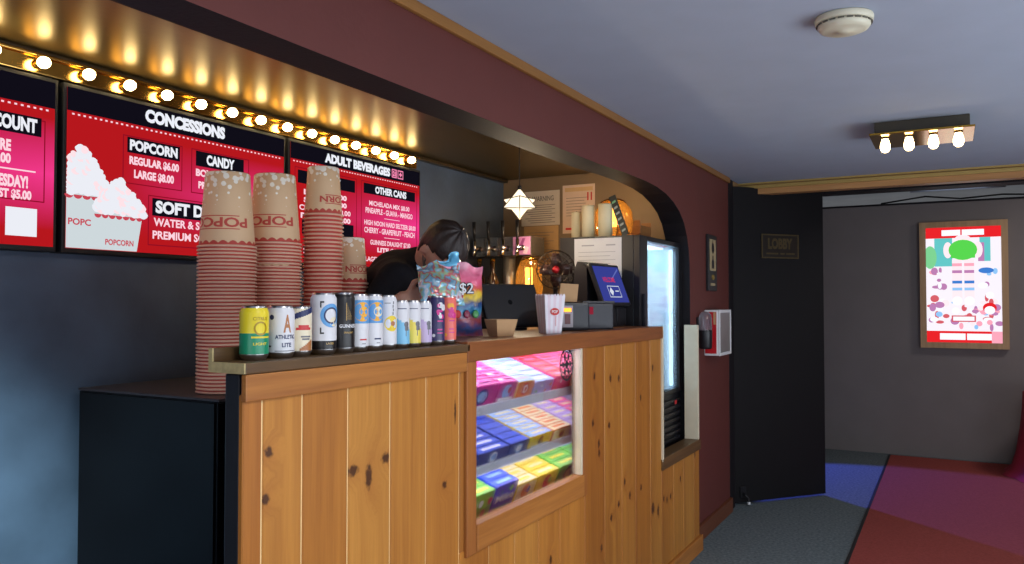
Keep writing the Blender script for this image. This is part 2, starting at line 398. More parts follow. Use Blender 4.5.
part(MB().box(-1.405, -1.362, 2.15, 4.83, .0, .62), 'back_panel', BLK)
part(MB().box(-1.405, -1.362, 3.11, 4.10, .62, 1.31), 'back_panel', BLK)
part(MB().box(-1.955, -1.41, 4.06, 4.09, .302, 1.352), 'side_panel', BLK)
part(MB().box(-1.955, -1.41, 2.152, 2.166, .302, 1.352), 'side_panel', BLK)

# ---- lit candy display case
D0 = (-1.42, 2.80, .69)
case = thing('candy_display_case', 'lit glass fronted candy display case set into the pine counter', 'display case', D0)
def dpart(mb, name, m): return mb.build(name, m, case, D0)
LIN = mat('pale_lilac_lining', (206, 204, 226), .5)
SHELFM = mat('white_shelf_edge', (206, 212, 222), .4)
SA = math.radians(21)
def shelf_m(z): return Matrix.Translation((-1.452, 0, z)) @ Matrix.Rotation(SA, 4, 'Y')
dpart(MB().box(-1.95, -1.42, 2.17, 3.66, .69, .705).box(-.50, 0, 2.186, 3.644, -.014, -.001, M=shelf_m(.735)).box(-1.452, -1.44, 2.186, 3.644, .706, .738), 'floor_panel', LIN)
dpart(MB().box(-1.95, -1.935, 2.17, 3.66, .735, 1.35), 'back_panel', LIN)
dpart(MB().box(-1.95, -1.42, 2.17, 2.185, .735, 1.35), 'side_panel', LIN)
dpart(MB().box(-1.95, -1.42, 3.645, 3.66, .735, 1.35), 'side_panel', LIN)
dpart(MB().box(-.50, 0, 2.186, 3.644, -.014, -.001, M=shelf_m(1.130)).box(-1.45, -1.436, 2.186, 3.644, 1.106, 1.140, b=.002), 'shelf', SHELFM)
dpart(MB().box(-.50, 0, 2.186, 3.644, -.014, -.001, M=shelf_m(.922)).box(-1.45, -1.436, 2.186, 3.644, .90, .932, b=.002), 'shelf', SHELFM)
dpart(MB().box(-1.362, -1.357, 2.200, 3.056, .78, 1.318), 'glass_pane', glass('display_glass', gloss=.1))
LEDW = emis('led_white', (222, 216, 255), 9.0)
dpart(MB().box(-1.47, -1.44, 2.20, 3.63, 1.335, 1.348, b=.003), 'light_strip', LEDW)
dpart(MB().box(-1.475, -1.455, 2.20, 3.63, 1.107, 1.1125, b=.001), 'light_strip', LEDW)
dpart(MB().box(-1.475, -1.455, 2.20, 3.63, .901, .9065, b=.001), 'light_strip', LEDW)
# round black film reel emblem stuck on the pane
em = MB()
Mx = Matrix.Translation((-1.3562, 2.935, 1.253)) @ Matrix.Rotation(PI / 2, 4, 'Y')
def ring(mb, r0, r1, n=40, M=Mx, cx=0, cy=0):
    vs = []
    for k in range(n):
        a = 2 * PI * k / n
        vs += [M @ Vector((cx + r0 * math.cos(a), cy + r0 * math.sin(a), 0)), M @ Vector((cx + r1 * math.cos(a), cy + r1 * math.sin(a), 0))]
    mb.raw(vs, [(2 * k, 2 * k + 1, (2 * k + 3) % (2 * n), (2 * k + 2) % (2 * n)) for k in range(n)])
ring(em, .058, .066); ring(em, .0, .016)
for k in range(6):
    a = k * PI / 3
    ring(em, .010, .016, 20, Mx, .038 * math.cos(a), .038 * math.sin(a))
    c, s = math.cos(a + PI / 6), math.sin(a + PI / 6)
    em.raw([Mx @ Vector(q) for q in ((.014 * c - .004 * s, .014 * s + .004 * c, 0), (.06 * c - .004 * s, .06 * s + .004 * c, 0), (.06 * c + .004 * s, .06 * s - .004 * c, 0), (.014 * c + .004 * s, .014 * s - .004 * c, 0))], [(0, 1, 2, 3)])
dpart(em, 'emblem', INK)

# ---- candy packs: columns run front to back
def cm(n, c, r=.4): return mat('card_' + n, c, r, var=.03)
C_BLUE, C_DBLUE, C_YEL, C_CREAM, C_MAG, C_PINK, C_ORG, C_GRN, C_LIL, C_RED, C_BRN, C_TEAL, C_LBL = [cm(*a) for a in (('blue', (30, 74, 200)), ('navy', (26, 40, 130)), ('yellow', (244, 214, 40)), ('cream', (244, 232, 176)), ('magenta', (212, 30, 150)), ('pink', (255, 92, 150)), ('orange', (240, 130, 40)), ('green', (120, 196, 60)), ('lilac', (188, 170, 222)), ('red', (208, 30, 44)), ('brown', (120, 66, 40)), ('teal', (40, 130, 150)), ('paleblue', (150, 190, 240)))]
C_WHT = cm('white', (240, 240, 242))
def candy_pack(w, d, h, body, topc, stripe, kind, front, art, txt=None):
    """standing card pack, base at z=0, front on +X; front packs get their printed face as a part"""
    mb = MB().box(-d / 2, d / 2, -w / 2 + .002, w / 2 - .002, 0, h - .0015, 0, b=.0025, seg=1)
    mb.box(-d / 2 + .0025, d / 2 - .0025, -w / 2 + .005, w / 2 - .005, h - .0015, h, 1)
    mb.box(-d * .18, d * .12, -w * .30, w * .30, h, h + .0006, 2)
    if kind == 'pouch':
        mb.prism([(-w / 2 + .004, h * .7), (w / 2 - .004, h * .7), (w / 2 - .01, h * 1.02), (w * .1, h * 1.06), (-w * .2, h * .98), (-w / 2 + .01, h * 1.05)], -.004, .004, 'x', 1)
    o = mb.build('candy_box', [body, topc, stripe])
    if front:
        f = MB(); x = d / 2 + .0008
        def rect(y0, y1, z0, z1, mi, dx=0): f.quad([(x + dx, y0, z0), (x + dx, y1, z0), (x + dx, y1, z1), (x + dx, y0, z1)], mi)
        def disc(cy, cz, r, mi, dx, sy=1.0):
            f.raw([(x + dx, cy + r * sy * math.cos(a), cz + r * math.sin(a)) for a in [2 * PI * k / 20 for k in range(20)]], [tuple(range(20))], mi)
        rect(-w / 2 + .006, w / 2 - .006, h * .06, h * .94, 0)
        if art == 'burst':
            disc(0, h * .55, h * .34, 1, .0006, 1.2); disc(w * .12, h * .6, h * .16, 2, .0010)
            rect(-w * .38, w * .38, h * .1, h * .27, 3, .0008)
        elif art == 'name':
            rect(-w * .4, w * .4, h * .12, h * .26, 1, .0006); disc(w * .2, h * .8, h * .11, 2, .0008); disc(-w * .2, h * .78, h * .08, 1, .0008)
        elif art == 'swirl':
            disc(0, h * .55, h * .36, 1, .0005); disc(0, h * .55, h * .24, 3, .0008); disc(0, h * .55, h * .12, 1, .0011)
        elif art == 'oval':
            disc(0, h * .5, h * .36, 1, .0005, 1.35); disc(0, h * .5, h * .24, 2, .0008, 1.5)
        elif art == 'spots':
            for q in range(7): disc((q % 4 - 1.5) * w * .22, h * (.3 + .36 * (q % 2)), h * .13, 1 + q % 3, .0004 + .0001 * q)
        if txt:
            put_text(f, txt, lambda u, v: (x + .0014, -w * .40 + u * w * .80, h * (.42 + .26 * v)), 3, .03)
        f.build('printed_face', [front[0], front[1], front[2], C_WHT], o)
    return o
cols = [
    # shelf, y0, y1, base z, height, depth, count, body, top, stripe, kind, face colours, art, text, words
    (0, 2.365, 2.508, .736, .115, .044, 9, C_GRN, C_GRN, C_YEL, 'box', (C_GRN, C_RED, C_YEL), 'spots', None, 'green candy box'),
    (0, 2.512, 2.683, .736, .118, .044, 9, C_BLUE, C_BLUE, C_LBL, 'box', (C_BLUE, C_TEAL, C_GRN), 'name', 'Mike', 'blue candy box with white lettering'),
    (0, 2.688, 2.858, .736, .088, .046, 9, C_YEL, C_CREAM, C_YEL, 'box', (C_CREAM, C_ORG, C_BLUE), 'burst', None, 'cream and yellow candy box with an orange picture'),
    (0, 2.864, 3.060, .736, .088, .046, 9, C_YEL, C_YEL, C_CREAM, 'box', (C_YEL, C_RED, C_GRN), 'burst', None, 'bright yellow candy box with a red burst'),
    (0, 3.066, 3.276, .736, .090, .046, 9, C_GRN, C_GRN, C_YEL, 'box', (C_GRN, C_BRN, C_YEL), 'oval', None, 'lime green candy box with a brown oval'),
    (0, 3.284, 3.46, .736, .090, .046, 9, C_GRN, C_GRN, C_TEAL, 'box', (C_TEAL, C_GRN, C_WHT), 'oval', None, 'teal and green candy box'),
    (1, 2.428, 2.650, .9235, .054, .040, 10, C_DBLUE, C_BLUE, C_WHT, 'box', (C_DBLUE, C_WHT, C_LBL), 'oval', None, 'navy candy box with a white striped blue top'),
    (1, 2.656, 2.814, .9235, .056, .040, 10, C_DBLUE, C_BLUE, C_BLUE, 'box', (C_DBLUE, C_LBL, C_WHT), 'oval', None, 'royal blue candy box with a plain top'),
    (1, 2.820, 3.020, .9235, .058, .044, 9, C_YEL, C_LBL, C_CREAM, 'box', (C_YEL, C_BRN, C_YEL), 'burst', None, 'yellow candy box with a pale blue top'),
    (1, 3.026, 3.21, .9235, .058, .044, 9, C_ORG, C_CREAM, C_ORG, 'box', (C_CREAM, C_YEL, C_BRN), 'oval', None, 'orange sided candy box with a cream top'),
    (1, 3.216, 3.38, .9235, .058, .044, 9, C_LIL, C_LIL, C_CREAM, 'box', (C_LIL, C_MAG, C_CREAM), 'spots', None, 'lilac candy box'),
    (1, 3.386, 3.54, .9235, .058, .044, 9, C_LIL, C_PINK, C_CREAM, 'box', (C_PINK, C_LIL, C_CREAM), 'oval', None, 'pale pink candy box'),
    (2, 2.345, 2.552, 1.1315, .086, .050, 8, C_MAG, C_MAG, C_LBL, 'pouch', (C_MAG, C_DBLUE, C_LBL), 'oval', None, 'magenta candy pouch with a navy oval'),
    (2, 2.558, 2.700, 1.1315, .084, .050, 8, C_MAG, C_MAG, C_WHT, 'pouch', (C_MAG, C_LBL, C_RED), 'burst', None, 'magenta candy pouch with a pale blue burst'),
    (2, 2.706, 2.850, 1.1315, .076, .050, 8, C_CREAM, C_LBL, C_LIL, 'box', (C_ORG, C_RED, C_WHT), 'swirl', None, 'pale candy box with a red swirl on its face'),
    (2, 2.856, 3.034, 1.1315, .062, .050, 8, C_LIL, C_LBL, C_WHT, 'box', (C_LIL, C_ORG, C_GRN), 'spots', None, 'pale lilac candy box'),
    (2, 3.040, 3.200, 1.1315, .068, .050, 8, C_PINK, C_RED, C_PINK, 'box', (C_PINK, C_RED, C_ORG), 'spots', None, 'hot pink candy box with a red top'),
    (2, 3.206, 3.37, 1.1315, .068, .050, 8, C_RED, C_PINK, C_RED, 'box', (C_ORG, C_PINK, C_RED), 'oval', None, 'orange faced candy box with a pink top'),
    (2, 3.376, 3.54, 1.1315, .068, .050, 8, C_PINK, C_PINK, C_RED, 'box', (C_MAG, C_PINK, C_RED), 'oval', None, 'all pink candy box'),
]
SH = ['bottom shelf', 'middle shelf', 'top shelf']
for (sh, y0, y1, z, h, d, n, bd, tp, st, kd, fc, art, tx, words) in cols:
    y0 *= .984; y1 *= .984
    grp = '%ss on the %s of the candy display' % (words.replace('box ', 'boxe ').replace('pouch ', 'pouche ') if False else words, SH[sh])
    first = candy_pack(y1 - y0, d - .002, h, bd, tp, st, kd, fc, art, tx)
    zf = (.735, .922, 1.130)[sh]; n = min(n, (9, 9, 6)[sh])
    def spot(o, k):
        t = d / 2 + d * k + .001
        o.location = (-1.452 - t * math.cos(SA), (y0 + y1) / 2, zf + .0005 + t * math.sin(SA)); o.rotation_euler = (0, SA, 0)
    spot(first, 0)
    tag(first, '%s, front of %s' % (words, SH[sh]), 'candy')
    back = candy_pack(y1 - y0, d - .002, h, bd, tp, st, kd, None, art)
    for k in range(1, n):
        o = back if k == 1 else back.copy()
        if k > 1: COL.objects.link(o)
        spot(o, k)
        tag(o, '%s behind the front one, %s' % (words, SH[sh]), 'candy', grp)

# ================================================================== BLACK CABINET + POPCORN TUBS
CB = (-2.35, 1.75, 0)
cabn = thing('storage_cabinet', 'glossy black cabinet carrying the popcorn tubs behind the counter end', 'cabinet', CB)
mb = MB().box(-2.705, -2.004, 1.755, 2.565, .05, 1.190, b=.003)
mb.build('body', BLKG, cabn, CB)
MB().box(-2.71, -2.00, 1.7535, 2.57, 1.191, 1.20, b=.002).build('top', mat('dark_laminate', (56, 48, 50), .35, var=.06), cabn, CB)
MB().box(-2.69, -2.02, 1.79, 2.55, 0, .05).build('plinth', DARK, cabn, CB)
MB().box(-2.695, -2.015, 1.749, 1.7545, .06, 1.186, b=.002).build('door', BLKG, cabn, CB)

def tub_mat(name, H, band):
    m, nt, out = newmat(name); p = nt.nodes.new('ShaderNodeBsdfPrincipled'); p.inputs['Roughness'].default_value = .6
    tc = nt.nodes.new('ShaderNodeTexCoord'); sep = nt.nodes.new('ShaderNodeSeparateXYZ'); nt.links.new(tc.outputs['Object'], sep.inputs[0])
    x, y, z = sep.outputs
    vor = nt.nodes.new('ShaderNodeTexVoronoi'); vor.inputs['Scale'].default_value = 48; vor.inputs['Randomness'].default_value = 1
    nt.links.new(tc.outputs['Object'], vor.inputs['Vector'])
    lim = math_node(nt, 'MULTIPLY', math_node(nt, 'POWER', math_node(nt, 'DIVIDE', z, H, True), 2.6), .66)
    nz = noise(nt, tc.outputs['Object'], 30, 2)
    lim = math_node(nt, 'MULTIPLY', lim, math_node(nt, 'ADD', nz, .45))
    fl = math_node(nt, 'LESS_THAN', vor.outputs[0], lim)
    ang = math_node(nt, 'ARCTAN2', y, x)
    sc = math_node(nt, 'ABSOLUTE', math_node(nt, 'SINE', math_node(nt, 'MULTIPLY', ang, 9.0)))
    edge = math_node(nt, 'ADD', math_node(nt, 'MULTIPLY', sc, .009), band)
    rb = math_node(nt, 'LESS_THAN', z, edge)
    col = mixc(nt, fl, rgb(222, 184, 144), rgb(250, 240, 226))
    col = mixc(nt, rb, col, rgb(186, 64, 52))
    nt.links.new(col, p.inputs['Base Color']); nt.links.new(p.outputs[0], out.inputs[0]); return m
RIM = mat('rolled_paper_rim', (226, 178, 152), .6, var=.03)
REDTX = mat('tub_red_print', (196, 74, 62), .6)
def make_tub(name, H, rr, rb, m):
    mb = MB()
    prof = [(rr - .003, .0005)]
    for k in range(7):
        a = -PI / 2 + PI * 1.5 * k / 6
        prof.append((rr + .0035 * math.cos(a), .0038 + .0035 * math.sin(a)))
    rc = rr - .003
    prof += [(rc, .008), (rc * .7 + rb * .3, .008 + (H - .008) * .3), (rc * .35 + rb * .65, .008 + (H - .008) * .65), (rc * .016 + rb * .984, H - .004), (rb - .003, H - .0005), (rb - .006, H - .006), (0, H - .006)]
    mis = [1] * 8 + [0] * (len(prof) - 9)
    mb.lathe(prof, 36, 0, mis)
    return mb.build(name, [m, RIM])
TL = tub_mat('large_tub_print', .255, .013); TS = tub_mat('small_tub_print', .186, .0155)
tubL = make_tub('popcorn_tub', .255, .094, .072, TL); tubS = make_tub('popcorn_tub', .186, .073, .058, TS)
def tub_text(root, H, rr, rb, a0, arc):
    mb = MB()
    def wrap(zc, hh, arcf, s, shift=0):
        def fn(u, v):
            a = a0 + shift - (u - .5) * arc * arcf; z = zc - (v - .5) * hh
            t = (z - .008) / (H - .008); r = (rr - .003) * (1 - t) + rb * t + .0009
            return (r * math.cos(a), r * math.sin(a), z)
        put_text(mb, s, fn, 0, .03, 40)
    wrap(H * .32, H * .13, 1.0, 'POPCORN')
    for zz in (.405, .235):
        z = H * zz
        pts = []
        n = 20
        for k in range(n + 1):
            a = a0 + (k / n - .5) * arc * .8
            for dz in (-.0016, .0016):
                t = (z + dz - .008) / (H - .008); r = (rr - .003) * (1 - t) + rb * t + .0009
                pts.append((r * math.cos(a), r * math.sin(a), z + dz))
        mb.raw(pts, [(2 * k, 2 * k + 2, 2 * k + 3, 2 * k + 1) for k in range(n)])
    return mb.build('lettering', REDTX, root)
stacks = [  # x, y, pitch, count, proto, H, rr, rb, description of the stack, text centre angle
    (-2.15, 1.915, .0121, 41, tubL, .255, .094, .072, 'tall front stack beside the can ledge', -1.63, 3.4),
    (-2.15, 2.13, .0121, 43, tubL, .255, .094, .072, 'second tall stack', -1.66, 3.4),
    (-2.08, 2.31, .0149, 43, tubS, .186, .073, .058, 'third, slimmer stack', .47, 3.0),
    (-2.10, 2.485, .0149, 26, tubS, .186, .073, .058, 'short stack nearest the worker', .1, 2.4)]
used = set()
for (x, y, p, n, proto, H, rr, rb, words, a0, arc) in stacks:
    for k in range(n):
        if proto.name not in used: o = proto; used.add(proto.name)
        else: o = proto.copy(); COL.objects.link(o)
        o.location = (x + random.uniform(-.0005, .0005), y + random.uniform(-.0005, .0005), 1.201 + p * k)
        o.rotation_euler = (0, 0, 0)
        if k == n - 1:
            tag(o, 'upside down popcorn tub topping the %s' % words, 'popcorn tub')
            tub_text(o, H, rr, rb, a0, arc)
        else:
            tag(o, 'popcorn tub nested inside the %s, only its rim showing' % words, 'popcorn tub', 'nested popcorn tubs of the %s' % words)

# ================================================================== CANS
def can_body(r, H, bands, name='drink_can'):
    """bands: list of (z_fraction_top, material_index); index 0 is bare aluminium"""
    mats_ = [ALU]
    for _, m in bands:
        if m not in mats_: mats_.append(m)
    prof = [(0, .004), (r * .70, .004), (r * .76, .0), (r * .80, .001), (r * .97, .010)]; mis = [0] * 4
    z0 = .010; zt = H - .016
    prev = z0
    prof.append((r, z0 + .004)); mis.append(0)
    for zf, m in bands:
        z = z0 + .005 + (zt - z0 - .005) * zf
        prof.append((r, z)); mis.append(mats_.index(m))
    top = mats_.index(bands[-1][1])
    prof += [(r * .97, zt + .004), (r * .86, H - .005)]; mis += [top, top]
    prof += [(r * .85, H - .001), (r * .83, H), (r * .80, H - .001), (r * .79, H - .005), (0, H - .005)]; mis += [0] * 5
    mb = MB(); mb.lathe(prof, 32, 0, mis)
    return mb, mats_
def curved(mb, r, fn_pts, faces, mi): mb.raw([(r * math.cos(a), r * math.sin(a), z) for a, z in fn_pts], faces, mi)
def c_rect(mb, r, a0, a1, z0, z1, mi, n=10):
    pts = []
    for k in range(n + 1):
        a = a0 + (a1 - a0) * k / n; pts += [(a, z0), (a, z1)]
    curved(mb, r, pts, [(2 * k, 2 * k + 2, 2 * k + 3, 2 * k + 1) for k in range(n)], mi)
def c_disc(mb, r, a, z, rad, mi, inner=0.0, n=24, half=None):
    pts = []
    for k in range(n + 1):
        t = 2 * PI * k / n
        for rr in (inner, rad): pts.append((a + rr * math.cos(t) / r, z + rr * math.sin(t)))
    curved(mb, r, pts, [(2 * k, 2 * k + 1, 2 * k + 3, 2 * k + 2) for k in range(n)], mi)
def c_text(mb, r, s, a, z, w, h, mi, bold=.02, slope=0):
    put_text(mb, s, lambda u, v: (r * math.cos(a + (u - .5) * w / r), r * math.sin(a + (u - .5) * w / r), z + (v - .5) * h + slope * (u - .5)), mi, bold, 20)
def lab(n, c, r=.35): return mat('label_' + n, c, r, var=.015, metal=0.0)
L = dict(yel=lab('yellow', (232, 210, 40)), grn=lab('green', (22, 138, 98)), dgold=lab('dark_gold', (170, 140, 20)), wht=lab('white', (222, 222, 226)), nav=lab('navy', (34, 44, 90)), brn=lab('tan', (176, 112, 62)), blk=lab('black', (22, 18, 20)), red=lab('red', (200, 50, 50)), blu=lab('sky', (96, 160, 216)), sun=lab('sun_orange', (240, 172, 40)), gold=lab('gold', (186, 150, 80)), lem=lab('lemon', (236, 206, 40)), lbl=lab('light_blue', (126, 192, 226)), pyel=lab('pale_yellow', (236, 216, 92)), lil=lab('lilac', (196, 176, 214)), ind=lab('indigo', (52, 44, 92)), mag=lab('magenta', (214, 50, 140)), cor=lab('coral', (238, 112, 100)), gry=lab('grey', (110, 110, 116)), cream=lab('cream', (232, 220, 190)))
def can(y, r, H, bands, decor, label):
    mb, ms = can_body(r, H, bands)
    o = mb.build('drink_can', ms); o.location = (-1.396, y, 1.3705); o.rotation_euler = (0, 0, math.atan2(-y, 1.396) + .1)
    tag(o, label, 'can', None)
    d = MB(); dm = decor(d, r + .0006)
    d.build('printed_artwork', [L[k] for k in dm], o)
    d2 = MB().box(-.011, .011, -.006, .006, H - .0042, H - .003, b=.0008, seg=1)
    d2.build('pull_tab', ALU, o)
def dec1(d, r):
    c_text(d, r, 'CITRUS', .35, .094, .036, .008, 0); c_disc(d, r, .35, .072, .016, 0, .012)
    c_rect(d, r, -.3, 1.2, .050, .054, 1); c_text(d, r, 'LIGHT', .35, .037, .034, .006, 1); return ['dgold', 'yel']
def dec2(d, r):
    put_text(d, 'A', lambda u, v: (r * math.cos(.1 + u * .6), r * math.sin(.1 + u * .6), .060 + v * .042), 0, .03)
    c_text(d, r, 'ATHLETIC', .30, .050, .052, .010, 1, .03); c_text(d, r, 'LITE', .36, .031, .024, .010, 1, .03)
    c_disc(d, r, -.75, .096, .006, 1); c_rect(d, r, -1.4, -.8, .026, .030, 2); c_rect(d, r, -.5, 1.2, .016, .018, 3); return ['brn', 'nav', 'blk', 'gry']
def dec3(d, r):
    for k in range(12):
        a = -1.2 + k * .2
        c_rect(d, r, a, a + .2, .084 + .002 * k, .098 + .002 * k, 0, 2)
    c_rect(d, r, -.4, .9, .064, .070, 1); c_rect(d, r, -.2, .7, .070, .076, 1); c_rect(d, r, .0, .9, .046, .050, 2); c_rect(d, r, .1, .8, .040, .044, 2)
    for k in range(8): c_rect(d, r, -.1 + k * .15, .05 + k * .15, .014, .020 + .003 * k, 3, 1)
    return ['nav', 'red', 'gry', 'brn']
def dec4(d, r):
    c_disc(d, r, .55, .098, .030, 0, .021); c_disc(d, r, .55, .098, .021, 1, .017); c_disc(d, r, .75, .082, .012, 2)
    c_rect(d, r, -.35, -.05, .130, .134, 3); c_rect(d, r, -.35, -.25, .118, .134, 3); c_rect(d, r, -.35, -.05, .052, .056, 3); c_rect(d, r, -.35, -.25, .052, .068, 3)
    c_text(d, r, 'LAGER', .45, .028, .022, .005, 4); return ['blu', 'nav', 'cream', 'blk', 'gold']
def dec5(d, r):
    c_text(d, r, 'GUINNESS', .45, .070, .050, .009, 0, .03)
    for k in range(7): c_rect(d, r, .26 + k * .07, .275 + k * .07, .086, .128 - .005 * k, 1, 1)
    c_rect(d, r, .22, .27, .084, .130, 1, 1); c_text(d, r, 'DRAUGHT', .45, .053, .026, .005, 1); return ['wht', 'gold']
def decsun(arm):
    def f(d, r):
        c_rect(d, r, -PI, PI, .075, .137, 0, 40); c_disc(d, r + .0002, .35, .106, .026, 1)
        c_disc(d, r + .0003, .5, .106, .014, 2); c_rect(d, r, .1, .8, .030, .034, 3, 3); c_rect(d, r, .3, .7, .020, .022, 4, 3); return arm
    return f
def dec8(d, r):
    c_disc(d, r, .45, .072, .022, 0); c_disc(d, r + .0002, .55, .072, .007, 1)
    for k in range(4): c_rect(d, r, .5 + .04 * (k % 2), .62 + .04 * (k % 2), .096 + .010 * k, .104 + .010 * k, 2, 2)
    c_rect(d, r, -.3, .3, .128, .130, 2, 3); return ['lem', 'brn', 'gry']
def decfade(c):
    def f(d, r):
        for k in range(20):
            a = -PI + k * PI / 10
            c_rect(d, r, a, a + PI / 10, .012, .066 + .022 * math.cos(a + 1.2), 0, 2)
        c_disc(d, r + .0003, .6, .068, .008, 1); c_rect(d, r + .0003, .4, .9, .050, .062, 1, 4); c_rect(d, r + .0003, .5, .6, .034, .052, 1, 1); c_rect(d, r + .0003, -.4, .6, .112, .114, 2, 4); return [c, 'gry', 'nav']
    return f
def decsplash(a_, b_):
    def f(d, r):
        for k in range(9):
            c_disc(d, r + .0001 * k, .1 + .75 * random.random(), .105 + random.uniform(-.018, .018), .004 + .006 * random.random(), k % 2)
        c_rect(d, r, .1, .8, .072, .076, 0, 3); c_rect(d, r, .1, .7, .046, .050, 0, 3); c_rect(d, r, .1, .8, .036, .039, 0, 3); c_disc(d, r, -.3, .03, .005, 1); return [a_, b_]
    return f
T1 = 'standing on the dark ledge'
can(1.323, .0325, .123, [(.5, L['grn']), (1, L['yel'])], dec1, 'yellow and green can at the left end of the ledge')
can(1.405, .0325, .123, [(1, L['wht'])], dec2, 'white can with a tan letter A and dark lettering')
can(1.469, .029, .121, [(1, L['cream'])], dec3, 'cream can with a navy banner and red script')
can(1.553, .033, .155, [(.16, L['blk']), (1, L['wht'])], dec4, 'tall white can with a blue roundel and black base band')
can(1.624, .033, .157, [(1, L['blk'])], dec5, 'tall black stout can with a gold harp')
can(1.688, .0285, .154, [(1, L['wht'])], decsun(['blu', 'sun', 'sun', 'red', 'gry']), 'slim white can with blue top and orange sun, beside the black can')
can(1.750, .0285, .154, [(1, L['wht'])], decsun(['blu', 'sun', 'cream', 'nav', 'gry']), 'slim blue topped can whose orange sun has a pale middle')
can(1.813, .0285, .152, [(1, L['wht'])], dec8, 'slim all white can with a yellow lemon low on it')
can(1.878, .026, .137, [(1, L['wht'])], decfade('lbl'), 'short slim can with a light blue lower half')
can(1.934, .026, .137, [(1, L['wht'])], decfade('pyel'), 'short slim can with a pale yellow lower half')
can(1.991, .026, .136, [(1, L['wht'])], decfade('lil'), 'short slim can with a lilac lower half')
can(2.058, .0285, .152, [(1, L['ind'])], decsplash('mag', 'wht'), 'tall slim indigo can with magenta splashes')
can(2.124, .0285, .152, [(1, L['cor'])], decsplash('mag', 'sun'), 'tall slim coral pink can at the right end of the ledge')

# ================================================================== MENU SCREENS
SX = -2.70
def screen(y0, y1, label):
    org = (SX, (y0 + y1) / 2, 1.68)
    r = thing('menu_screen', label, 'menu screen', org)
    MB().box(-2.775, SX - .002, y0, y1, 1.675, 2.272, b=.004).build('casing', DARK, r, org)
    m = _M.get('menu_red_gradient')
    if not m:
        m, nt, out = newmat('menu_red_gradient')
        tc = nt.nodes.new('ShaderNodeTexCoord'); sep = nt.nodes.new('ShaderNodeSeparateXYZ'); nt.links.new(tc.outputs['Object'], sep.inputs[0])
        a = math_node(nt, 'ABSOLUTE', math_node(nt, 'SUBTRACT', sep.outputs[2], .26))
        f = math_node(nt, 'SUBTRACT', 1.0, math_node(nt, 'MULTIPLY', a, 5.2), True)
        g = math_node(nt, 'ADD', .35, math_node(nt, 'MULTIPLY', sep.outputs[1], 1.1), True)
        col = mixc(nt, math_node(nt, 'MULTIPLY', f, g), rgb(186, 24, 30), rgb(255, 62, 150))
        e = nt.nodes.new('ShaderNodeEmission'); e.inputs[1].default_value = .95; nt.links.new(col, e.inputs[0]); nt.links.new(e.outputs[0], out.inputs[0])
        _M['menu_red_gradient'] = m
    MB().quad([(SX, y0 + .012, 1.692), (SX, y1 - .012, 1.692), (SX, y1 - .012, 2.258), (SX, y0 + .012, 2.258)]).build('display', m, r, org)
    return r, org
SBLK = emis('screen_black', (16, 14, 24), 1.0); SWHT = emis('screen_white', (236, 238, 246), 1.0); SPNK = emis('screen_pale_pink', (255, 214, 226), 1.0); SLINE = emis('screen_dark_red', (140, 14, 34), 1.0)
SCUP = emis('screen_cup_grey', (206, 216, 220), 1.0); SRED = emis('screen_print_red', (200, 70, 84), 1.0)
def q_(mb, y0, y1, z0, z1, l, mi=0): return mb.quad([(SX + l, y0, z0), (SX + l, y1, z0), (SX + l, y1, z1), (SX + l, y0, z1)], mi)
def t_(mb, s, y0, y1, z0, z1, l=.002, mi=0, bold=.065): return put_text(mb, s, lambda u, v: (SX + l, y0 + u * (y1 - y0), z0 + v * (z1 - z0)), mi, bold)
def line_(r, org, name, m, s, y0, y1, z0, z1):
    h = (z1 - z0) * .08
    return t_(MB(), s, y0, y1, z0 - h, z1 + h, bold=.05 if len(s) < 15 else .03).build(name, m, r, org)
def panel_(r, org, y0, y1, z0, z1): return q_(MB(), y0, y1, z0, z1, .0009).build('heading_panel', SBLK, r, org)
def frame_(r, org, y0, y1, z0, z1): return outline_(MB(), y0, y1, z0, z1, .0006).build('outline', SLINE, r, org)
def outline_(mb, y0, y1, z0, z1, l, w=.004, mi=0):
    q_(mb, y0, y1, z0, z0 + w, l, mi); q_(mb, y0, y1, z1 - w, z1, l, mi); q_(mb, y0, y0 + w, z0, z1, l, mi); q_(mb, y1 - w, y1, z0, z1, l, mi); return mb
def band(r, org, y0, y1, zb=2.176):
    mb = q_(MB(), y0 + .012, y1 - .012, zb, 2.258, .0008)
    mb.build('header_band', SBLK, r, org)
    d = MB(); y = y0 + .03
    while y < y1 - .04: q_(d, y, y + .009, zb - .013, zb - .007, .0009); y += .021
    d.build('dotted_line', SPNK, r, org)
# --- left screen
r, o = screen(.60, 1.661, 'menu screen with a white square, cut off by the left edge of the view')
band(r, o, .60, 1.661, 2.168)
panel_(r, o, 1.36, 1.603, 2.062, 2.126)
line_(r, o, 'heading', SWHT, 'DISCOUNT', 1.388, 1.588, 2.074, 2.116)
for a in (('FEATURE', 1.375, 1.503, 2.00, 2.034), ('$7.00', 1.43, 1.503, 1.955, 1.988), ('TUESDAY!', 1.425, 1.560, 1.884, 1.920), ('JUST $5.00', 1.435, 1.572, 1.838, 1.872)): line_(r, o, 'price_line', SPNK, *a)
q_(MB(), 1.15, 1.585, 1.938, 1.943, .0012).build('divider', SPNK, r, o)
mb = MB(); q_(mb, 1.489, 1.592, 1.722, 1.816, .0012); mb.build('white_square', SWHT, r, o)
frame_(r, o, 1.10, 1.617, 1.84, 2.12)
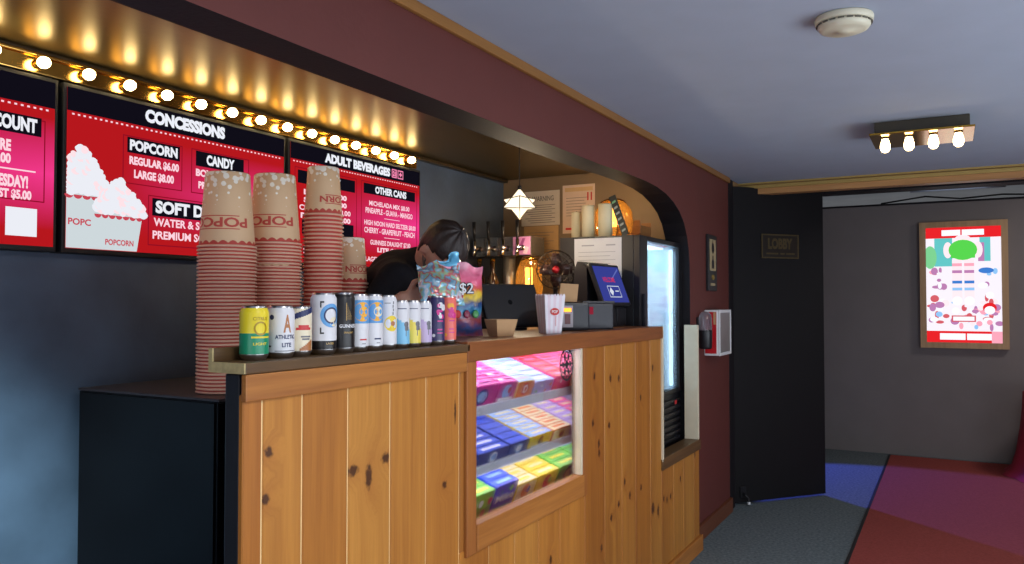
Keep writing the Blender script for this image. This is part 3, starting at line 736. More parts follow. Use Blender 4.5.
# --- middle screen
r, o = screen(1.680, 2.742, 'middle menu screen with popcorn picture and white concession prices')
band(r, o, 1.680, 2.742)
mb = MB(); t_(mb, 'CONCESSIONS', 2.0, 2.385, 2.194, 2.246, .0018); mb.build('title', SWHT, r, o)
for a in ((1.926, 2.160, 2.066, 2.124), (2.237, 2.49, 2.062, 2.124), (2.036, 2.54, 1.838, 1.906)): panel_(r, o, *a)
for a in (('POPCORN', 1.936, 2.148, 2.078, 2.114), ('CANDY', 2.290, 2.438, 2.074, 2.112), ('SOFT DRINKS', 2.05, 2.46, 1.852, 1.895)): line_(r, o, 'heading', SWHT, *a)
for a in (('REGULAR $6.00', 1.935, 2.155, 2.020, 2.052), ('LARGE $8.00', 1.955, 2.132, 1.970, 2.002), ('BOXED $4.00', 2.237, 2.47, 2.018, 2.048), ('PREMIUM $5.00', 2.25, 2.47, 1.968, 1.998), ('WATER & SODA $3.00', 2.042, 2.46, 1.796, 1.828), ('PREMIUM SODA $4.00', 2.038, 2.46, 1.746, 1.778)): line_(r, o, 'price_line', SPNK, *a)
for a in ((1.908, 2.172, 1.948, 2.13), (2.215, 2.52, 1.948, 2.13), (2.018, 2.60, 1.722, 1.916)): frame_(r, o, *a)
pic = MB()
def cup2d(yc, zt, wt, wb, zb, l, y_min):
    pic.raw([(SX + l, max(y_min, yc - wb), zb), (SX + l, yc + wb, zb), (SX + l, yc + wt, zt), (SX + l, max(y_min, yc - wt), zt)], [(0, 1, 2, 3)], 1)
    k = 7
    for i in range(k):
        y = yc - wt + (i + .5) * 2 * wt / k
        if y > y_min: pic.raw([(SX + l + .0002, y + wt / k * math.cos(a), zt - .004 + .014 * math.sin(a) - .006) for a in [PI + PI * j / 8 for j in range(9)]], [tuple(range(9))], 2)
def mound(yc, zt, w, h, l, y_min, seed):
    rnd = random.Random(seed); n = 0
    for row in range(9):
        v = row / 8; half = w * (1 - v ** 1.25) * .95 + .008
        k = max(1, int(half / .010))
        for i in range(-k, k + 1):
            y = yc + half * i / k + rnd.uniform(-.005, .005); z = zt + v * h + rnd.uniform(-.006, .006); q = rnd.uniform(.011, .018)
            y = max(y, y_min + q); n += 1
            pic.raw([(SX + l + n * .000003, y + q * math.cos(a) * (1 + .15 * math.sin(3 * a + n)), z + q * math.sin(a)) for a in [2 * PI * j / 12 for j in range(12)]], [tuple(range(12))], 0 if rnd.random() < .85 else 3)
cup2d(1.735, 1.892, .115, .09, 1.694, .0012, 1.693); mound(1.745, 1.90, .112, .145, .0014, 1.693, 1)
cup2d(1.895, 1.832, .098, .075, 1.694, .0022, 1.693); mound(1.895, 1.84, .098, .105, .0024, 1.693, 2)
put_text(pic, 'POPCORN', lambda u, v: (SX + .0036, 1.84 + u * .115, 1.712 + v * .022), 2, .03)
put_text(pic, 'POPC', lambda u, v: (SX + .0017, 1.70 + u * .085, 1.775 + v * .024), 2, .03)
pic.build('popcorn_picture', [SWHT, SCUP, SRED, emis('screen_offwhite', (255, 226, 232), 1.0)], r, o)
# --- right screen
r, o = screen(2.760, 3.822, 'far menu screen listing adult beverages and other cans')
band(r, o, 2.760, 3.822, 2.180)
mb = MB(); t_(mb, 'ADULT BEVERAGES', 3.005, 3.53, 2.194, 2.242, .0018); mb.build('title', SWHT, r, o)
mb = MB(); outline_(mb, 3.545, 3.59, 2.194, 2.242, .0018, .006); outline_(mb, 3.598, 3.65, 2.194, 2.242, .0018, .006); t_(mb, '21', 3.553, 3.583, 2.203, 2.232); t_(mb, '+', 3.612, 3.638, 2.206, 2.232); mb.build('badge', emis('screen_pink', (250, 140, 180), 1.0), r, o)
for a in ((2.82, 3.235, 2.070, 2.132), (3.305, 3.765, 2.080, 2.134), (2.85, 3.225, 1.83, 1.90)): panel_(r, o, *a)
for a in (('DRAFT', 2.94, 3.12, 2.084, 2.12), ('OTHER CANS', 3.40, 3.68, 2.090, 2.124), ('WINE', 2.97, 3.10, 1.846, 1.884)): line_(r, o, 'heading', SWHT, *a)
for zz, s, a, b in ((2.030, 'MICHELADA MIX $8.00', 3.35, 3.71), (1.992, 'PINEAPPLE - GUAVA - MANGO', 3.32, 3.74), (1.925, 'HIGH NOON HARD SELTZER $8.00', 3.31, 3.77), (1.887, 'CHERRY - GRAPEFRUIT - PEACH', 3.31, 3.76), (1.822, 'GUINNESS DRAUGHT $7.00', 3.36, 3.72), (1.784, 'LITE $6.00', 3.42, 3.66), (1.732, 'LAGER & CITRUS $6.00', 3.32, 3.70),
                     (2.030, 'LAGER $7.00', 2.86, 3.17), (1.992, 'STOUT $8.00', 2.86, 3.17), (1.954, 'CITRUS ALE $8.00', 2.83, 3.20), (1.916, 'PALE ALE $8.00', 2.84, 3.20), (1.79, 'ROSE $8.00', 2.88, 3.17), (1.75, 'MERLOT $8.00', 2.86, 3.19)):
    line_(r, o, 'price_line', SPNK, s, a, b, zz - .013, zz + .013)
for zz in (1.957, 1.853): q_(MB(), 3.48, 3.62, zz, zz + .003, .0012).build('divider', SPNK, r, o)
for a in ((3.285, 3.785, 1.70, 2.145), (2.80, 3.25, 1.70, 2.145)): frame_(r, o, *a)

# ================================================================== MARQUEE BULB RAIL
RO = (-2.70, 2.6, 2.35)
rail = thing('marquee_light_strip', 'gold strip of round marquee bulbs above the menu screens', 'light strip', RO)
RAILG = mat('antique_gold_metal', (206, 164, 86), .16, 1.0, var=.1, vscale=20)
mb = MB().box(-2.78, -2.712, -.9, 3.80, 2.280, 2.338, 0, b=.004).box(-2.78, -2.70, -.9, 3.82, 2.338, 2.348, 0, b=.003)
mb.build('rail', RAILG, rail, RO)
mb = MB().box(-2.78, -2.735, -.9, 4.94, 2.349, 2.371, 0, b=.005); mb.build('cove_moulding', mat('dark_bronze_moulding', (66, 54, 36), .35, .3), rail, RO)
BULB = emis('warm_bulb', (255, 224, 158), 30.0)
for k in range(20):
    y = 3.70 - k * .1620
    if y < -.5: break
    s = MB(); s.lathe([(.014, 0), (.016, .004), (.016, .012), (.010, .016), (0, .016)], 14, M=Matrix.Translation((-2.712, y, 2.312)) @ Matrix.Rotation(PI / 2, 4, 'Y'))
    so = s.build('socket', BRASS, rail, RO)
    MB().sph((-2.676, y, 2.312), .0195, sub=3, sc=(1.25, 1, 1)).build('bulb', BULB, so, RO)

# ================================================================== PERSON
def capsule(mb, p0, p1, r0, r1):
    p0, p1 = Vector(p0), Vector(p1)
    n = max(2, int((p1 - p0).length / (min(r0, r1) * .35)) + 1)
    if (p1 - p0).length > 1e-5: mb.cyl(p0, p1, r0, r1, n=20)
    mb.sph(p0, r0, sub=3); mb.sph(p1, r1, sub=3)
def chain(mb, pts):
    for a, b in zip(pts[:-1], pts[1:]): capsule(mb, a[0], b[0], a[1], b[1])
def remesh(mb, voxel, smooth=4):
    me = bpy.data.meshes.new('tmp'); mb.bm.to_mesh(me); mb.bm.free()
    ob = bpy.data.objects.new('tmp', me); COL.objects.link(ob)
    md = ob.modifiers.new('r', 'REMESH'); md.mode = 'VOXEL'; md.voxel_size = voxel; md.use_smooth_shade = True
    if smooth:
        sm = ob.modifiers.new('s', 'SMOOTH'); sm.factor = .5; sm.iterations = smooth
    dg = bpy.context.evaluated_depsgraph_get(); dg.update()
    res = bpy.data.meshes.new_from_object(ob.evaluated_get(dg))
    bpy.data.objects.remove(ob); bpy.data.meshes.remove(me)
    for p in res.polygons: p.use_smooth = True
    return res
def skin_mat():
    m, nt, out = newmat('skin'); p = nt.nodes.new('ShaderNodeBsdfPrincipled')
    v = objco(nt); nz = noise(nt, v, 28, 3)
    nt.links.new(mixc(nt, nz, rgb(190, 138, 118), rgb(212, 164, 142)), p.inputs['Base Color'])
    p.inputs['Roughness'].default_value = .5; p.inputs['Subsurface Weight'].default_value = .08; p.inputs['Subsurface Radius'].default_value = (.02, .008, .004)
    nt.links.new(p.outputs[0], out.inputs[0]); return m
PS = Vector((.085, .055, -.012))
PO = Vector((-2.31, 2.795, .30))
person = thing('person', 'person in a black shirt bent over the counter, face down behind candy bags', 'person', PO)
HM = Matrix.Translation((-1.815, 2.705, 1.705)) @ Matrix.Rotation(math.radians(-16), 4, 'Z') @ Matrix.Rotation(math.radians(60), 4, 'Y')
def hp(x, y, z): return HM @ Vector((x, y, z))
body = MB()
def head_mesh(mb):
    b2 = bmesh.new(); bmesh.ops.create_uvsphere(b2, u_segments=48, v_segments=36, radius=1)
    for v in b2.verts:
        x, y, z = v.co
        X = x * .098; Y = y * .076; Z = z * .118 + .012
        if Z < 0:
            t = min(1, -Z / .10); Y *= 1 - .34 * t; X = X * (1 - .12 * t) + .012 * t
        if x > .3:
            X *= .97
            X += .020 * math.exp(-((Y / .013) ** 2)) * math.exp(-(((Z + .012) / .022) ** 2))        # nose
            X += .007 * math.exp(-(((Z - .032) / .012) ** 2)) * math.exp(-((Y / .045) ** 2))         # brow
            X -= .009 * (math.exp(-(((abs(Y) - .030) / .013) ** 2)) * math.exp(-(((Z - .014) / .012) ** 2)))   # eye sockets
            X += .005 * math.exp(-(((Z + .052) / .008) ** 2)) * math.exp(-((Y / .022) ** 2))         # lips
            X -= .004 * math.exp(-(((Z + .0525) / .002) ** 2)) * math.exp(-((Y / .022) ** 2))
            X += .008 * math.exp(-(((Z + .088) / .016) ** 2)) * math.exp(-((Y / .022) ** 2))         # chin
        v.co = (X, Y, Z)
    b2.transform(HM); mb._merge(b2, 0)
head_mesh(body)
for s in (-1, 1):
    e = bmesh.new(); bmesh.ops.create_uvsphere(e, u_segments=18, v_segments=12, radius=1)
    for v in e.verts: v.co = (v.co.x * .016 - .012 + .006 * v.co.z, s * (.077 + .004 * abs(v.co.x)) + v.co.y * .009, v.co.z * .031 + .002)
    e.transform(HM); body._merge(e, 0)
neck0 = Vector((-2.01, 2.72, 1.65)) + PS; neck1 = hp(-.03, 0, -.05)
chain(body, [(neck0, .066), (neck1, .060)])
# torso core (under the shirt), shoulders, arms, hips, legs
pel = Vector((-2.36, 2.74, 1.24)) + PS; wa = Vector((-2.30, 2.74, 1.40)) + PS; ch = Vector((-2.13, 2.735, 1.57)) + PS
chain(body, [(pel, .12), (wa, .115), (ch, .125), (neck0, .075)])
shR, shL = Vector((-2.04, 2.545, 1.60)) + PS, Vector((-2.03, 2.915, 1.60)) + PS
elR, elL = Vector((-1.99, 2.42, 1.385)), Vector((-1.79, 2.78, 1.42))
bag1 = Vector((-1.60, 2.405, 1.575)); bn = Vector((.81, -.59, 0)); bt = Vector((.59, .81, 0)); UPZ = Vector((0, 0, 1))
wrR, wrL = bag1 - bn * .12 - bt * .11 - UPZ * .06, bag1 - bn * .13 + bt * .11 - UPZ * .03
chain(body, [(ch, .10), (shR, .062), (elR, .043), (wrR, .029)]); chain(body, [(ch, .10), (shL, .062), (elL, .043), (wrL, .029)])
for s in (-1, 1):
    hip = pel + Vector((0, s * .095, -.03)); kn_ = Vector((-2.23, 2.795 + s * .11, .78)); an = Vector((-2.30, 2.795 + s * .115, .39))
    chain(body, [(pel, .10), (hip, .092), (kn_, .058), (an, .042)])
    chain(body, [(an + Vector((-.02, 0, -.045)), .038), (an + Vector((.14, s * .015, -.058)), .030)])
def hand(mb, wr, target, palm_n, up):
    """wr wrist, fingers reach toward target; palm_n faces the thing held; up orders the fingers"""
    f = (target - wr).normalized(); n = (palm_n - f * palm_n.dot(f)).normalized(); w = f.cross(n)
    if w.dot(up) < 0: w = -w
    for t in (-1.2, -.4, .4, 1.2): capsule(mb, wr + w * t * .010, wr + f * .085 + w * t * .019, .013, .0125)
    for i, (ln, t) in enumerate(((.066, 1.5), (.076, .5), (.071, -.5), (.056, -1.5))):
        a = wr + f * .088 + w * t * .0195; b = a + f * ln * .48 + n * ln * .16; c = b + f * ln * .22 + n * ln * .30; d = c + n * ln * .26 - f * ln * .02
        chain(mb, [(a, .0095), (b, .0088), (c, .008), (d, .0072)])
    a = wr + f * .03 + w * .024; b = a + w * .030 + f * .022 + n * .014; c = b + f * .026 + n * .016 + w * .004
    chain(mb, [(a, .0125), (b, .0105), (c, .0088)])
hand(body, wrR, bag1 - bn * .065 + bt * .03 - UPZ * .03, bn, UPZ)
hand(body, wrL, bag1 - bn * .065 - bt * .03 - UPZ * .01, bn, UPZ)
me = remesh(body, .0055, 3); me.transform(Matrix.Translation(-PO)); me.materials.append(skin_mat())
bo = bpy.data.objects.new('body', me); COL.objects.link(bo); bo.parent = person
sh = MB()
chain(sh, [(Vector((-2.35, 2.74, 1.22)) + PS, .152), (wa, .150), (Vector((-2.17, 2.74, 1.60)) + PS, .146), (Vector((-2.06, 2.73, 1.635)) + PS, .118), (neck0 + Vector((.008, -.003, .022)), .082)])
chain(sh, [(ch + Vector((0, -.06, .01)), .135), (shR, .082), (shR.lerp(elR, .80), .070)]); chain(sh, [(ch + Vector((0, .06, .01)), .135), (shL, .082), (shL.lerp(elL, .80), .070)])
chain(sh, [(Vector((-2.33, 2.65, 1.25)) + PS, .125), (Vector((-2.17, 2.63, 1.55)) + PS, .125)]); chain(sh, [(Vector((-2.33, 2.83, 1.25)) + PS, .125), (Vector((-2.17, 2.85, 1.55)) + PS, .125)])
me = remesh(sh, .010, 5); me.transform(Matrix.Translation(-PO)); me.materials.append(mat('black_cotton', (30, 29, 34), .9, var=.12, vscale=30, bump=.3, bscale=90, spec=.2))
so = bpy.data.objects.new('shirt', me); COL.objects.link(so); so.parent = person; so['label'] = 'black short sleeved shirt'
tr = MB()
for s in (-1, 1):
    chain(tr, [(Vector((-2.275, 2.795, 1.19)), .135), (pel + Vector((0, s * .095, -.03)), .110), (Vector((-2.23, 2.795 + s * .11, .78)), .078), (Vector((-2.30, 2.795 + s * .115, .40)), .064)])
me = remesh(tr, .012, 4); me.transform(Matrix.Translation(-PO)); me.materials.append(mat('dark_denim', (34, 38, 52), .85, var=.1, vscale=60))
to = bpy.data.objects.new('trousers', me); COL.objects.link(to); to.parent = person
for s in (-1, 1):
    an = Vector((-2.30, 2.795 + s * .115, .39)); f = MB()
    chain(f, [(an + Vector((-.03, 0, -.045)), .046), (an + Vector((.05, 0, -.048)), .044), (an + Vector((.15, s * .015, -.056)), .036)])
    me = remesh(f, .008, 3)
    for v in me.vertices: v.co.z = max(v.co.z, .301)
    me.transform(Matrix.Translation(-PO)); me.materials.append(BLK)
    fo = bpy.data.objects.new('shoe', me); COL.objects.link(fo); fo.parent = person
# hair: shell over the skull with a cut hairline and short clumped relief
b2 = bmesh.new(); bmesh.ops.create_uvsphere(b2, u_segments=72, v_segments=54, radius=1)
rnd = random.Random(5)
for v in b2.verts:
    x, y, z = v.co
    a = math.atan2(y, x)
    k = 1.0 + .030 * math.sin(a * 23 + z * 5) * (1 - abs(z)) * .5 + .02 * math.sin(a * 11 + 3 * z) + rnd.uniform(-.008, .008)
    lift = .004 + .014 * max(0, min(1, z * 1.6 + .1))
    v.co = (x * (.098 + lift) * k - .004, y * (.076 + lift) * k, z * (.118 + lift) * k + .014)
kill = []
for v in b2.verts:
    x, y, z = v.co
    front = x > .035
    low = .080 - .25 * max(0, x - .06) if front else (.030 if x > -.005 else -.055 if x < -.035 else .0)
    if front and abs(y) > .052: low = .045
    if z < low: kill.append(v)
bmesh.ops.delete(b2, geom=kill, context='VERTS')
bmesh.ops.solidify(b2, geom=b2.faces[:], thickness=.006)
for f in b2.faces: f.smooth = True
b2.transform(HM); hb = MB(); hb._merge(b2, 0)
HAIR = mat('dark_brown_hair', (46, 36, 34), .55, var=.4, vscale=120, bump=.5, bscale=220, stretch=(1, 1, .3))
hb.build('hair', HAIR, person, PO)
b2 = bmesh.new(); bmesh.ops.create_uvsphere(b2, u_segments=56, v_segments=44, radius=1)
for v in b2.verts:
    x, y, z = v.co
    X = x * .1005; Y = y * .0785; Z = z * .1205 + .012
    if Z < 0:
        t = min(1, -Z / .10); Y *= 1 - .33 * t; X = X * (1 - .11 * t) + .012 * t
    if x > .3: X += .008 * math.exp(-(((Z + .088) / .016) ** 2)) * math.exp(-((Y / .022) ** 2))
    v.co = (X, Y, Z)
kill = [v for v in b2.verts if v.co.z > (-.045 if v.co.x > .03 else -.012 + .4 * min(0, v.co.x - .03)) or v.co.x < -.012 or (v.co.x > .05 and abs(v.co.y) < .024 and v.co.z > -.066)]
bmesh.ops.delete(b2, geom=kill, context='VERTS')
bmesh.ops.solidify(b2, geom=b2.faces[:], thickness=.003)
for f in b2.faces: f.smooth = True
b2.transform(HM); hb = MB(); hb._merge(b2, 0); hb.build('beard', mat('grizzled_beard', (104, 92, 88), .8, var=.35, vscale=150), person, PO)
for s in (-1, 1):
    MB().sph(hp(.0775, s * .030, .014), .012, sub=2).build('eye', [mat('eye_white', (222, 214, 208), .3)], person, PO)

# ================================================================== CANDY BAGS, TRAY, POPCORN BOX
def bag_mat(name, stops, scale, holo=.25, bands=None, rough=.22):
    m, nt, out = newmat(name); p = nt.nodes.new('ShaderNodeBsdfPrincipled')
    v = objco(nt, (1, 1, 1))
    if bands:
        sep = nt.nodes.new('ShaderNodeSeparateXYZ'); nt.links.new(v, sep.inputs[0])
        nz = noise(nt, v, 34, 2)
        f = math_node(nt, 'ADD', math_node(nt, 'DIVIDE', sep.outputs[2], bands), math_node(nt, 'MULTIPLY', math_node(nt, 'SUBTRACT', nz, .5), .22))
    else: f = noise(nt, v, scale, 2, .6)
    cr = nt.nodes.new('ShaderNodeValToRGB'); cr.color_ramp.interpolation = 'LINEAR'
    el = cr.color_ramp.elements
    for i, (pos, c) in enumerate(stops):
        e = el[i] if i < 2 else el.new(pos)
        e.position = pos; e.color = rgb(c)
    nt.links.new(f, cr.inputs[0]); nt.links.new(cr.outputs[0], p.inputs['Base Color'])
    p.inputs['Roughness'].default_value = rough; p.inputs['Metallic'].default_value = holo
    b = nt.nodes.new('ShaderNodeBump'); b.inputs['Strength'].default_value = .5; b.inputs['Distance'].default_value = .01
    nt.links.new(noise(nt, v, 26, 2), b.inputs['Height']); nt.links.new(b.outputs[0], p.inputs['Normal'])
    nt.links.new(p.outputs[0], out.inputs[0]); return m
def bag_mesh(w, h, t, seed):
    """pillow bag in local YZ plane, base z=0, belly along X, crimped ends, puckered"""
    rnd = random.Random(seed); ph = [rnd.uniform(0, 6) for _ in range(6)]
    nu, nv = 22, 26; mb = MB(); V = {}
    vs = []; fs = []
    for side in (1, -1):
        for j in range(nv + 1):
            for i in range(nu + 1):
                u = i / nu; v = j / nv
                e = (max(0, math.sin(PI * u)) ** .55) * (max(0, math.sin(PI * min(1, max(0, (v - .05) / .87)))) ** .55)
                x = side * (t / 2 * e * (1 + .14 * math.sin(7 * u + 9 * v + ph[0]) + .10 * math.sin(17 * v + 5 * u + ph[1])) + .0008)
                if v > .9: x += .008 * math.sin(u * 14 + ph[2])
                y = (u - .5) * w * (1 - .06 * math.sin(PI * v) + .03 * math.sin(9 * v + ph[3])); z = v * h + (.010 * math.sin(u * 9 + ph[4]) if v > .85 else 0)
                vs.append((x, y, z))
        base = 0 if side == 1 else (nu + 1) * (nv + 1)
        for j in range(nv):
            for i in range(nu):
                a = base + j * (nu + 1) + i
                q = (a, a + 1, a + nu + 2, a + nu + 1); fs.append(q if side == 1 else q[::-1])
    mb.raw(vs, fs, 0, True)
    # closed rim
    n0 = (nu + 1) * (nv + 1)
    return mb
b1m = bag_mat('iridescent_foil_print', [(0, (90, 150, 200)), (.36, (200, 214, 224)), (.43, (110, 170, 200)), (.48, (196, 84, 92)), (.53, (160, 190, 150)), (.58, (130, 190, 220)), (.65, (230, 226, 232)), (.72, (186, 70, 90))], 19)
bg = thing('candy_bag', 'crinkled foil candy bag in blue, red and silver held by the person', 'candy bag', (bag1.x, bag1.y, 1.490), math.radians(-36))
mb = bag_mesh(.175, .16, .07, 3); o = mb.build('bag', b1m, bg); o.rotation_euler = (0, math.radians(-18), math.radians(0))
b3 = thing('candy_bag', 'small light blue candy bag tilted over the foil bag by the face', 'candy bag', (-1.60, 2.50, 1.575), math.radians(-26))
mb = bag_mesh(.115, .10, .035, 8); mb.build('bag', bag_mat('sky_blue_foil', [(0, (60, 150, 214)), (.5, (120, 200, 236)), (.6, (220, 236, 244)), (.66, (60, 150, 214))], 20), b3).rotation_euler = (math.radians(24), math.radians(-10), 0)
b2m = bag_mat('striped_candy_print', [(0, (150, 70, 90)), (.10, (60, 90, 150)), (.24, (150, 60, 60)), (.33, (40, 130, 170)), (.45, (30, 60, 120)), (.56, (232, 200, 60)), (.66, (214, 90, 70)), (.74, (226, 90, 130)), (.90, (236, 130, 160)), (1.0, (240, 170, 190))], 1, .05, bands=.265, rough=.3)
bg2 = thing('candy_bag', 'tall pink, yellow and blue candy bag standing on the counter', 'candy bag', (-1.585, 2.505, 1.377), math.radians(-34))
mb = bag_mesh(.175, .265, .075, 11); mb.build('bag', b2m, bg2)
mb = MB(); ms = MB()
def bagpt(x, y, z): return (x, y, z)
put_text(ms, '$2', lambda u, v: (.0460, -.030 + u * .060, .150 + v * .048), 0, .09)
put_text(mb, '$2', lambda u, v: (.0478, -.028 + u * .056, .152 + v * .044), 0, .01)
ms.build('price_sticker', INK, bg2); mb.build('price_figure', WHITEP, bg2)
mb = MB()
for k, (yy, cc) in enumerate(((-.03, 0), (.005, 1), (.042, 2))): mb.sph((.040 - abs(yy) * .1, yy, .082), .013, mi=cc, sc=(.25, 1, 1.2))
mb.build('candy_picture', [REDINK, mat('maroon_candy', (130, 20, 60), .3), mat('green_candy', (60, 140, 70), .3)], bg2)

tray = thing('paper_tray', 'small brown card food tray on the counter beside the candy bag', 'tray', (-1.47, 2.60, 1.377), math.radians(-25))
mb = MB(); w0, w1, h = .036, .048, .062
vs = []
for (w_, z, d_) in ((w0, 0, .028), (w1, h, .040)):
    vs += [(-d_, -w_, z), (d_, -w_, z), (d_, w_, z), (-d_, w_, z)]
mb.raw(vs, [(3, 2, 1, 0), (0, 1, 5, 4), (1, 2, 6, 5), (2, 3, 7, 6), (3, 0, 4, 7)])
o = mb.build('tray', KRAFT, tray); o.modifiers.new('t', 'SOLIDIFY').thickness = .002
def fluted_box(root, w0, w1, h, m, redm):
    """open-topped popcorn box with zigzag rim, striped"""
    mb = MB(); n = 7
    cs = [(-1, -1), (1, -1), (1, 1), (-1, 1)]
    for s in range(4):
        (ax, ay), (bx, by) = cs[s], cs[(s + 1) % 4]
        for k in range(n):
            t0, t1 = k / n, (k + 1) / n
            def P(t, f, zz): return ((ax + (bx - ax) * t) * f, (ay + (by - ay) * t) * f, zz)
            mi = k % 2
            mb.raw([P(t0, w0, 0), P(t1, w0, 0), P(t1, w1, h), P((t0 + t1) / 2, w1 * 1.02, h + .010), P(t0, w1, h)], [(0, 1, 2, 3, 4)], mi)
    mb.raw([(-w0, -w0, .001), (w0, -w0, .001), (w0, w0, .001), (-w0, w0, .001)], [(0, 1, 2, 3)], 0)
    o = mb.build('carton', [m, redm], root); o.modifiers.new('t', 'SOLIDIFY').thickness = .0012
    return o
pb = thing('popcorn_box', 'white striped popcorn box with a red logo standing on the counter', 'popcorn box', (-1.43, 2.935, 1.377), math.radians(-38))
fluted_box(pb, .034, .046, .150, mat('white_carton', (228, 224, 232), .6), mat('faint_pink_carton', (222, 206, 216), .6))
mb = MB(); xx = .0425
for a0_ in range(0, 1):
    mb.raw([(xx + .0008, .020 * math.cos(t), .088 + .015 * math.sin(t)) for t in [2 * PI * k / 24 for k in range(24)]], [tuple(range(24))], 0)
    put_text(mb, 'POP', lambda u, v: (xx + .0016, -.013 + u * .026, .082 + v * .012), 1, .02)
    mb.raw([(xx - .0012, .004, .03), (xx - .0012, .006, .03), (xx + .0005, .006, .070), (xx + .0005, .004, .070)], [(0, 1, 2, 3)], 0)
mb.build('logo', [REDINK, WHITEP], pb)

# ================================================================== POS, PRINTER, FAN
pr = thing('tablet_register', 'black tablet till seen from behind, beside the popcorn box', 'register', (-1.70, 3.19, 1.377), math.radians(-24))
T = Matrix.Rotation(math.radians(22), 4, 'Y')
MB().box(-.012, .012, -.165, .165, .0, .215, b=.01, M=Matrix.Translation((-.03, 0, .012)) @ Matrix.Rotation(math.radians(-24), 4, 'Y')).build('tablet', BLK, pr)
MB().prism([(-.16, 0), (-.02, 0), (-.02, .010), (-.075, .016), (-.115, .12), (-.125, .12)], -.05, .05, 'y').build('stand', BLK, pr)
q = MB(); q.raw([(-.0285 - .0385, .014 * math.cos(t) - .01, .118 + .016 * math.sin(t)) for t in [2 * PI * k / 20 for k in range(20)]], [tuple(range(20))])
q.bm.free()
q = MB(); q.cyl((0, 0, 0), (.0012, 0, 0), .012, n=20, M=Matrix.Translation((-.03, -.01, .012)) @ Matrix.Rotation(math.radians(-24), 4, 'Y') @ Matrix.Translation((.0118, 0, .12)))
q.build('logo_dot', BLKG, pr)

rp = thing('receipt_printer', 'dark grey receipt printer with a glowing orange slot on the counter', 'printer', (-1.53, 3.30, 1.377), math.radians(-36))
GREYP = mat('dark_grey_plastic', (30, 30, 38), .4, var=.04)
MB().box(-.075, .075, -.085, .085, 0, .125, b=.012).build('body', GREYP, rp)
MB().box(.0755, .079, -.06, -.005, .014, .112, b=.0015, seg=1).build('front_panel', mat('pale_grey_plastic', (150, 142, 150), .4), rp)
MB().box(.0795, .082, -.052, -.016, .084, .100, b=.001, seg=1).build('slot_light', emis('orange_glow', (255, 140, 40), 3.5), rp)
MB().box(.0795, .0812, -.048, -.02, .03, .074, b=.0006, seg=1).build('paper_slot', mat('dark_red_plastic', (90, 30, 36), .4), rp)
ks = thing('card_reader_box', 'grey box with a lidded top to the right of the receipt printer', 'box', (-1.50, 3.515, 1.377), math.radians(-34))
MB().box(-.07, .07, -.085, .085, 0, .12, b=.006).build('body', mat('slate_plastic', (38, 38, 47), .4), ks)
MB().box(-.074, .074, -.09, .09, .12, .132, b=.004).build('lid', GREYP, ks)
MB().box(.0705, .073, -.06, -.03, .07, .105, b=.0008, seg=1).build('indicator', emis('dim_red_glow', (150, 40, 60), .8), ks)
kc = tag(MB().prism([(-.055, 0), (.05, 0), (.075, .085), (-.025, .088)], -.0015, .0015, 'x').build('price_card', KRAFT), 'kraft card leaning on top of the receipt printer', 'card')
kc.location = (-1.55, 3.37, 1.505); kc.rotation_euler = (0, math.radians(-14), math.radians(-30))

ps = thing('payment_screen', 'customer payment screen with a blue display tilted on a black stand', 'screen', (-1.60, 3.90, 1.377), math.radians(-6))
Mp = Matrix.Translation((.045, 0, .215)) @ Matrix.Rotation(math.radians(-21), 4, 'Y')
MB().box(-.011, .011, -.155, .155, -.115, .115, b=.008, M=Mp).build('tablet', BLK, ps)
dsp = MB(); dsp.raw([Mp @ Vector(c) for c in ((.0118, -.14, -.10), (.0118, .14, -.10), (.0118, .14, .10), (.0118, -.14, .10))], [(0, 1, 2, 3)], 0)
dsp.raw([Mp @ Vector(c) for c in ((.0122, .02, .03), (.0122, .024, .026), (.0122, .13, .085), (.0122, .126, .092))], [(0, 1, 2, 3)], 3)
put_text(dsp, 'WELCOME', lambda u, v: Mp @ Vector((.0124, -.075 + u * .13, .012 + v * .028)), 1, .02)
for (a, b, c, d) in ((-.055, .075, -.072, -.068), (-.055, .075, -.012, -.008), (-.055, -.051, -.072, -.008), (.071, .075, -.072, -.008), (.02, .06, -.04, -.034)):
    dsp.raw([Mp @ Vector(k) for k in ((.0126, a, c), (.0126, b, c), (.0126, b, d), (.0126, a, d))], [(0, 1, 2, 3)], 2)
dsp.raw([Mp @ Vector((.0128, -.022 + .022 * math.cos(t), -.040 + .024 * math.sin(t))) for t in (0, PI / 2, PI, 3 * PI / 2)], [(0, 1, 2, 3)], 2)
dsp.build('display', [emis('pos_blue', (58, 66, 150), .9), emis('pos_red', (210, 50, 90), .9), emis('pos_white', (220, 226, 240), .9), emis('pos_light_blue', (104, 116, 190), .9)], ps)
MB().prism([(-.09, 0), (.06, 0), (.05, .10), (.03, .20), (-.02, .26), (-.06, .24)], -.055, .055, 'y').build('stand', BLK, ps)
MB().prism([(-.20, .02), (.0, .10), (-.005, .30), (-.045, .335), (-.06, .335)], -.15, .15, 'y').build('rear_housing', BLK, ps)
MB().box(-.045, .06, .06, .17, 0, .10, b=.012).build('card_terminal', BLK, ps)

